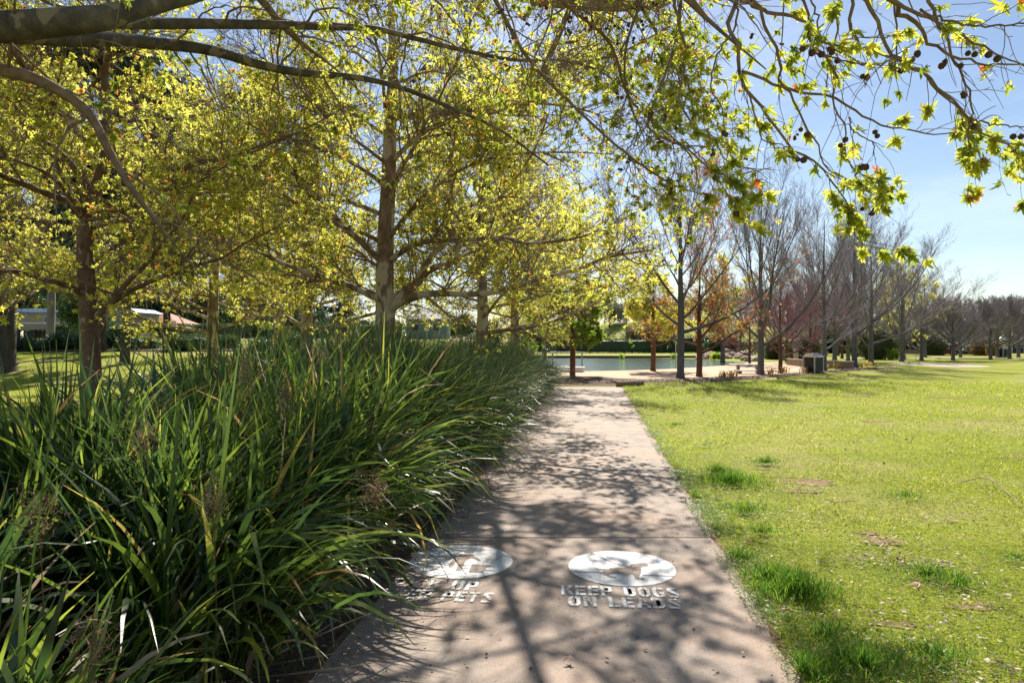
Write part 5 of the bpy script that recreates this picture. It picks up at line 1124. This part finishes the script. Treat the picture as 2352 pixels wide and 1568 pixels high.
# ------------------------------------------------------------------ park furniture
def bin_slatted(loc, rz, w, h, label, dome=True):
    r = empty("rubbish_bin", label, "rubbish bin", loc, rz)
    for sx in (-1, 1):
        for sy in (-1, 1):
            m = MB(); box(m, (sx * w / 2, sy * w / 2, h * .42), (.05, .05, h * .84)); m.build("corner_post", M_STEELP, r)
    m = MB(); box(m, (0, 0, h * .40), (w * .84, w * .84, h * .76)); m.build("liner", M_DARK, r)
    for ax, sg_ in ((0, -1), (0, 1), (1, -1), (1, 1)):
        m = MB()
        for k in range(13):
            z = .05 + k * (h * .78 / 12)
            if ax == 0: box(m, (sg_ * w / 2, 0, z), (.02, w - .054, h * .040))
            else: box(m, (0, sg_ * w / 2, z), (w - .054, .02, h * .040))
        m.build("slat_panel", M_DARK, r)
    m = MB(); box(m, (0, 0, h * .855), (w + .08, w + .08, .035)); m.build("rim", M_STEEL, r)
    if dome:
        m = MB(); V = []; n = 14
        for j, x in enumerate((-w / 2, w / 2)):
            for k in range(n + 1):
                t = math.pi * k / n; V.append((x, -math.cos(t) * w * .48, h * .875 + math.sin(t) * h * .17))
        F = [[k, k + 1, n + 2 + k, n + 1 + k] for k in range(n)] + [[0, n, 2 * n + 1, n + 1]]
        m.add(V, F); m.add(V, [[0, k + 1, k] for k in range(1, n)] + [[n + 1, n + 1 + k, n + 2 + k] for k in range(1, n)]); m.build("barrel_lid", M_STEEL, r)
M_STEELP = simple("post_steel", (.42, .42, .42), .4, .6, .08, 20)
q = at(1868, 35.2); bin_slatted(q, R(28), .66, .98, "black slatted rubbish bin with a silver barrel lid in front of the brick planter")
q = at(2304, 69); bin_slatted(q, R(8), .66, 1.05, "dark slatted rubbish bin far off near the right edge", True)
# white picnic table by the mulch edge
r = empty("picnic_table", "low white picnic table with a bench, at the foot of the tall bare tree", "picnic table", at(1716, 34.6), R(-3))
m = MB(); box(m, (0, 0, .46), (1.75, .5, .06)); m.build("table_top", M_WHITE, r)
for x in (-.45, .5): m = MB(); box(m, (x, 0, .215), (.09, .3, .43)); m.build("leg", M_STICK, r)
for y in (-.62,):
    m = MB(); box(m, (.2, y, .17), (2.1, .32, .05)); m.build("bench_seat", M_WHITE, r)
    for x in (-.5, .9): m = MB(); box(m, (x, y, .07), (.08, .22, .14)); m.build("leg", M_STICK, r)
# white table at the left of the beach
r = empty("high_table", "long white topped table at the water's edge, behind the green dome tree", "table", at(1302, 45), 0)
m = MB(); box(m, (0, 0, .90), (2.35, .55, .09)); m.build("table_top", M_WHITE, r)
for x in (-.95, 1.0): m = MB(); box(m, (x, 0, .43), (.08, .08, .86)); m.build("post", M_STEELP, r)
r = empty("concrete_bench", "low white concrete bench block at the foot of the green dome tree", "bench", at(1312, 36.0), 0)
m = MB(); box(m, (0, 0, .24), (1.45, .5, .09)); m.build("seat", M_WHITE, r)
m = MB(); box(m, (0, 0, .098), (1.25, .4, .19)); m.build("plinth", M_WHITE, r)
# sign pole
r = empty("sign_pole", "thin pale pole with a small round blue sign standing in the sand", "sign", at(1552, 41), 0)
m = MB(); cyl(m, (0, 0, 0), (0, 0, 1.75), .028); m.build("pole", M_STEELP, r)
m = MB(); cyl(m, (0, -.035, 1.74), (0, -.055, 1.74), .12, S=20); m.build("sign_disc", simple("blue_sign", (.05, .22, .60), .4), r)
m = MB(); cyl(m, (0, -.03, 1.74), (0, -.034, 1.74), .15, S=20); m.build("sign_rim", M_WHITE, r)
# electric box on its post and green cabinet
M_GREENBOX = simple("green_cabinet_paint", (.10, .17, .12), .5)
r = empty("barbecue_post", "dull green box on a pale post behind the brick planter", "service post", at(1828, 52), R(10))
m = MB(); box(m, (0, 0, .55), (.26, .26, 1.1)); m.build("post", M_PALEPATH, r)
m = MB(); box(m, (.09, 0, 1.36), (.55, .45, .50)); m.build("cabinet", M_GREENBOX, r)
m = MB(); box(m, (.09, 0, 1.63), (.60, .50, .035)); m.build("cap", M_GREENBOX, r)
r = empty("service_cabinet", "small green cabinet on the grass behind the rosy tree on the sand", "cabinet", at(1801, 58), 0)
m = MB(); box(m, (0, 0, .42), (.36, .3, .84)); m.build("body", M_GREENBOX, r)
m = MB(); box(m, (0, 0, .86), (.42, .36, .04)); m.build("cap", M_GREENBOX, r)
# park bench with slatted back (seen from the side)
M_SLAT = simple("pale_timber_slat", (.42, .33, .27), .7)
def bench(label, loc, rz, w, mseat, mback, name="park_bench"):
    r = empty(name, label, "bench", loc, rz)
    m = MB()
    for k in range(5): box(m, (0, -.16 + k * .095, .44), (w, .075, .03))
    m.build("seat", mseat, r); m = MB()
    for k in range(5): box(m, (0, .27 + k * .03, .53 + k * .085), (w, .025, .070), rx=R(-18))
    m.build("backrest", mback, r)
    for x in (-w * .42, w * .42):
        m = MB(); tubes(m, np.array([[x, -.20, 0], [x, -.19, .42], [x, .22, .42], [x, .33, .60], [x, .42, .92]]), np.full(5, .025), 6); tubes(m, np.array([[x, .30, 0], [x, .22, .42]]), np.full(2, .025), 6); m.build("frame", M_STEELP, r)
    return r
bench("pale slatted park bench with its back to the right, on the far lawn", at(2091, 61), R(-62), 1.5, M_SLAT, M_SLAT)
M_BLUE = simple("blue_slat_paint", (.12, .33, .62), .5)
bb = bench("blue slatted bench beyond the left lawn, right of the dark gum trunk", at(338, 41.5), R(8), 1.0, M_SLAT, M_BLUE)
# red ride-on mower with its driver
M_RED = simple("red_mower_paint", (.42, .035, .03), .4); M_TYRE = simple("rubber", (.03, .03, .03), .9); M_SKIN = simple("skin", (.45, .27, .19), .6)
M_SHIRT = simple("dark_shirt", (.10, .05, .07), .9); M_CAP = simple("red_cap", (.55, .05, .04), .7)
r = empty("ride_on_mower", "red ride-on mower with a raised grass catcher, driving along the far side of the lawn", "mower", at(2178, 83), R(0))
m = MB(); box(m, (-.55, 0, .55), (.75, .5, .38), taper=.85); m.build("hood", M_RED, r)
m = MB(); box(m, (.1, 0, .38), (1.5, .55, .14)); m.build("chassis", M_RED, r)
m = MB(); box(m, (-.1, 0, .20), (.85, 1.1, .14), taper=.85); m.build("cutting_deck", M_RED, r)
m = MB(); box(m, (.30, 0, .56), (.42, .42, .09)); box(m, (.50, 0, .78), (.08, .42, .42), ry=R(12)); m.build("seat", M_DARK, r)
m = MB(); tubes(m, np.array([[-.25, 0, .6], [-.12, 0, .88]]), np.full(2, .02), 6); th = np.linspace(0, 2 * math.pi, 13); tubes(m, np.c_[-.10 + .05 * np.cos(th), .17 * np.sin(th), .90 + .15 * np.cos(th)], np.full(13, .015), 5); m.build("steering_wheel", M_DARK, r)
m = MB(); box(m, (1.15, 0, .92), (.62, .8, .50), taper=.9); m.build("grass_catcher", M_RED, r)
m = MB(); tubes(m, np.array([[.7, .2, .42], [1.0, .2, .66]]), np.full(2, .03), 5); tubes(m, np.array([[.7, -.2, .42], [1.0, -.2, .66]]), np.full(2, .03), 5); m.build("catcher_arm", M_DARK, r)
for x, rad in ((-.75, .19), (.62, .29)):
    for y in (-.38, .38):
        w_ = MB(); cyl(w_, (x, y - .1, rad), (x, y + .1, rad), rad, S=18); wo = w_.build("wheel", M_TYRE, r); w_ = MB(); cyl(w_, (x, y - .11, rad), (x, y + .11, rad), rad * .5, S=14); w_.build("rim", M_STEELP, wo)
# driver: one continuous skinned body
def person(loc, rz, label):
    V = [(0, 0, .66), (0.02, 0, .80), (.03, 0, 1.0), (.02, 0, 1.12), (.0, 0, 1.20), (-.02, 0, 1.30), (-.03, 0, 1.38),
         (.02, .16, 1.10), (-.10, .24, .94), (-.33, .14, .95), (-.39, .13, .95), (.02, -.16, 1.10), (-.10, -.24, .94), (-.33, -.14, .95), (-.39, -.13, .95),
         (-.02, .10, .66), (-.40, .13, .68), (-.48, .13, .40), (-.58, .13, .36), (-.02, -.10, .66), (-.40, -.13, .68), (-.48, -.13, .40), (-.58, -.13, .36)]
    E = [(0, 1), (1, 2), (2, 3), (3, 4), (4, 5), (5, 6), (3, 7), (7, 8), (8, 9), (9, 10), (3, 11), (11, 12), (12, 13), (13, 14), (0, 15), (15, 16), (16, 17), (17, 18), (0, 19), (19, 20), (20, 21), (21, 22)]
    Rd = [.15, .14, .16, .12, .055, .095, .08, .07, .048, .035, .035, .07, .048, .035, .035, .10, .075, .05, .05, .10, .075, .05, .05]
    me = bpy.data.meshes.new("person"); me.from_pydata(V, E, []); o = bpy.data.objects.new("person_src", me); C.objects.link(o)
    md = o.modifiers.new("s", 'SKIN'); 
    for v, q_ in zip(me.skin_vertices[0].data, Rd): v.radius = (q_, q_)
    me.skin_vertices[0].data[0].use_root = True
    sb = o.modifiers.new("u", 'SUBSURF'); sb.levels = 1; sb.render_levels = 1
    dg = bpy.context.evaluated_depsgraph_get(); dg.update(); nm = bpy.data.meshes.new_from_object(o.evaluated_get(dg)); bpy.data.objects.remove(o)
    nm.name = "person"; nm.materials.clear(); nm.materials.append(M_SKIN); nm.materials.append(M_SHIRT)
    for p in nm.polygons:
        c = p.center; p.material_index = 0 if (c.z > 1.17 or (c.x < -.30 and c.z > .85)) else 1; p.use_smooth = True
    b_ = link("person", nm); b_.location = loc; b_.rotation_euler = (0, 0, rz); tag(b_, label, "person")
    m = MB(); V_, F_ = ICO[2]; V2 = V_ * [.115, .105, .085] + [-.02, 0, 1.40]; V2[:, 2] = np.maximum(V2[:, 2], 1.375); m.add(V2, F_); box(m, (-.15, 0, 1.385), (.12, .14, .015)); m.build("cap", M_CAP, b_)
mx_, my_, mz_ = at(2178, 83)
person((mx_ + .30, my_, mz_ - .03), 0, "person in a dark top and bright red cap seated on the red mower")

# ------------------------------------------------------------------ pool fence
M_FENCE = simple("dark_green_fence", (.02, .05, .045), .5)
fx0, fx1, fy = (1235 - 1176) / 1568 * 93, (1640 - 1176) / 1568 * 93, 93.0
r = empty("pool_fence", "dark green picket fence with thin bars across the far side of the lagoon lawn", "fence", (fx0, fy, 0))
nP = 10; w_ = (fx1 - fx0) / nP
for k in range(nP + 1): m = MB(); box(m, (k * w_, 0, .95), (.07, .07, 1.9)); m.build("post", M_FENCE, r)
for k in range(nP):
    m = MB(); box(m, ((k + .5) * w_, 0, 1.75), (w_ - .08, .035, .04)); box(m, ((k + .5) * w_, 0, .2), (w_ - .08, .035, .04))
    for j in range(int(w_ / .14)): box(m, (k * w_ + .1 + j * .14, 0, .98), (.018, .02, 1.52))
    m.build("panel", M_FENCE, r)

# ------------------------------------------------------------------ buildings
M_CREAM = simple("cream_cladding", (.30, .26, .21), .8, 0, .1, 1.5); M_ROOFB = simple("pale_blue_roof", (.45, .55, .66), .5, 0, .08, 2)
M_FASCIA = simple("blue_fascia", (.05, .16, .36), .5); M_GLASS = simple("dark_window", (.03, .04, .05), .15); M_BLUEGREY = simple("blue_grey_cladding", (.17, .21, .235), .7, 0, .08, 1)
def building_long():
    x0 = (30 - 1176) / 1568 * 78; x1 = (340 - 1176) / 1568 * 78; L_ = x1 - x0; gz = float(H(x0, 78))
    r = empty("long_building", "long low cream building with a pale blue roof behind the left trees", "building", ((x0 + x1) / 2, 78, gz))
    m = MB(); box(m, (0, 0, 1.95), (L_, 5, 1.85)); m.build("wall", M_CREAM, r)
    m = MB(); box(m, (0, 0, 3.16), (L_ + .5, 5.6, .42), taper=.90); m.build("roof", M_ROOFB, r)
    m = MB(); box(m, (0, 0, 2.90), (L_ + .46, 5.5, .12)); m.build("fascia", M_FASCIA, r)
    for k in range(9): m = MB(); box(m, (-L_ / 2 + .4 + k * (L_ - .8) / 8, -2.2, .5), (.25, .25, 1.04)); m.build("stump", M_BRICK_DARK, r)
    m = MB(); box(m, (0, 1.5, .5), (L_ - .4, .2, 1.0)); m.build("back_wall", M_DARK, r)
    m = MB(); box(m, (0, -2.512, 1.75), (L_ - .3, .03, .10)); m.build("rail", M_WHITE, r)
    for k in (2, 5): f = MB(); box(f, (-L_ / 2 + 2 + k * 1.9, -2.51, 2.15), (1.1, .06, .7)); fo = f.build("window", M_WHITE, r); f = MB(); box(f, (-L_ / 2 + 2 + k * 1.9, -2.545, 2.15), (.98, .03, .58)); f.build("pane", M_GLASS, fo)
building_long()
def hip(m, w, d, z, h, rid=.5):
    x, y = w / 2, d / 2; q = x * rid
    m.add([[-x, -y, z], [x, -y, z], [x, y, z], [-x, y, z], [-q, 0, z + h], [q, 0, z + h]], [[0, 1, 5, 4], [2, 3, 4, 5], [0, 3, 2, 1]]); b = m.n - 6; m.f[3].append(np.array([[1, 2, 5], [3, 0, 4]]) + b)
def house():
    x = (362 - 1176) / 1568 * 92; gz = float(H(x, 92)); r = empty("brick_house", "red tiled hip roof house with a brick chimney seen between the left tree trunks", "house", (x, 92, gz))
    m = MB(); box(m, (0, 0, 1.0), (7.0, 6, 2.0)); m.build("wall", M_REDBRICK, r)
    m = MB(); hip(m, 8.2, 7.2, 2.08, 1.5, .35); ro = m.build("roof", M_TILE, r)
    m = MB(); box(m, (-2.1, .3, 3.3), (.7, .6, 1.5)); m.build("chimney", M_REDBRICK, ro)
    m = MB(); box(m, (0, 0, 2.03), (7.9, 6.9, .09)); m.build("eave", M_CREAM, r)
    for k in (-1.6, 1.4): f = MB(); box(f, (k, -3.02, 1.2), (1.6, .08, 1.1)); fo = f.build("window", M_WHITE, r); f = MB(); box(f, (k, -3.07, 1.2), (1.45, .04, .95)); f.build("pane", M_GLASS, fo)
house()
def bluehouse():
    x = (985 - 1176) / 1568 * 104; gz = float(H(x, 104)); r = empty("blue_grey_house", "pale blue grey gabled building glimpsed right of the middle plane tree", "house", (x, 104, gz))
    m = MB(); box(m, (0, 0, 1.5), (6.0, 6, 3.0)); m.build("wall", M_BLUEGREY, r)
    m = MB(); hip(m, 6.8, 6.8, 3.02, 1.5, .7); m.build("roof", simple("grey_roof", (.25, .26, .26), .7), r)
    for k in (-1.6, 1.4): f = MB(); box(f, (k, -3.02, 1.7), (1.1, .08, 1.1)); fo = f.build("window", M_STEELP, r); f = MB(); box(f, (k, -3.07, 1.7), (.95, .04, .95)); f.build("pane", M_GLASS, fo)
bluehouse()
def pavilion():
    x, y, z = at(2338, 96); r = empty("park_pavilion", "low pavilion with a pale flat roof and dark glazing at the right edge", "pavilion", (x, y, z))
    m = MB(); box(m, (0, 0, 1.86), (9.0, 5, .16)); box(m, (-.6, .4, 2.1), (5.5, 3, .3), taper=.8); m.build("roof", simple("pale_roof", (.55, .54, .50), .6), r)
    for k in range(6): m = MB(); box(m, (-4.1 + k * 1.64, -2.2, .89), (.12, .12, 1.78)); m.build("column", M_STEELP, r)
    m = MB(); box(m, (0, .3, .89), (7.8, 3.6, 1.77)); m.build("wall", M_DARK, r)
    for k in range(4): m = MB(); box(m, (-2.9 + k * 1.9, -1.53, 1.15), (1.2, .05, .8)); m.build("window", simple("window_grey", (.25, .27, .28), .2), r)
pavilion()
# white road sign on two posts
x, y, z = at(480, 58); r = empty("road_sign", "small white rectangular sign on two thin posts beside the left street", "sign", (x, y, z), R(5))
m = MB(); box(m, (0, 0, 1.35), (.36, .03, .80)); m.build("sign_board", simple("sign_white", (.55, .62, .72), .5), r)
for sx in (-.1, .1): m = MB(); cyl(m, (sx, .03, 0), (sx, .03, 1.7), .02, S=8); m.build("post", M_STEELP, r)
# mauve flowering bush before the house
M_MAUVE = leafmat("mauve_flower", [(0, (.10, .12, .05)), (.4, (.30, .24, .36)), (1, (.55, .45, .62))], .3, 1.3, .6)
shrub("mauve flowering bush in front of the red roofed house", 393, 80, 3.0, 2.0, 1.7, M_MAUVE, 2400, .16, 290)
shrub("yellow green bushy shrub in front of the red roofed house's left wall", 348, 78, 3.2, 2.2, 2.1, M_LEAF_SHRUB, 2400, .2, 291)
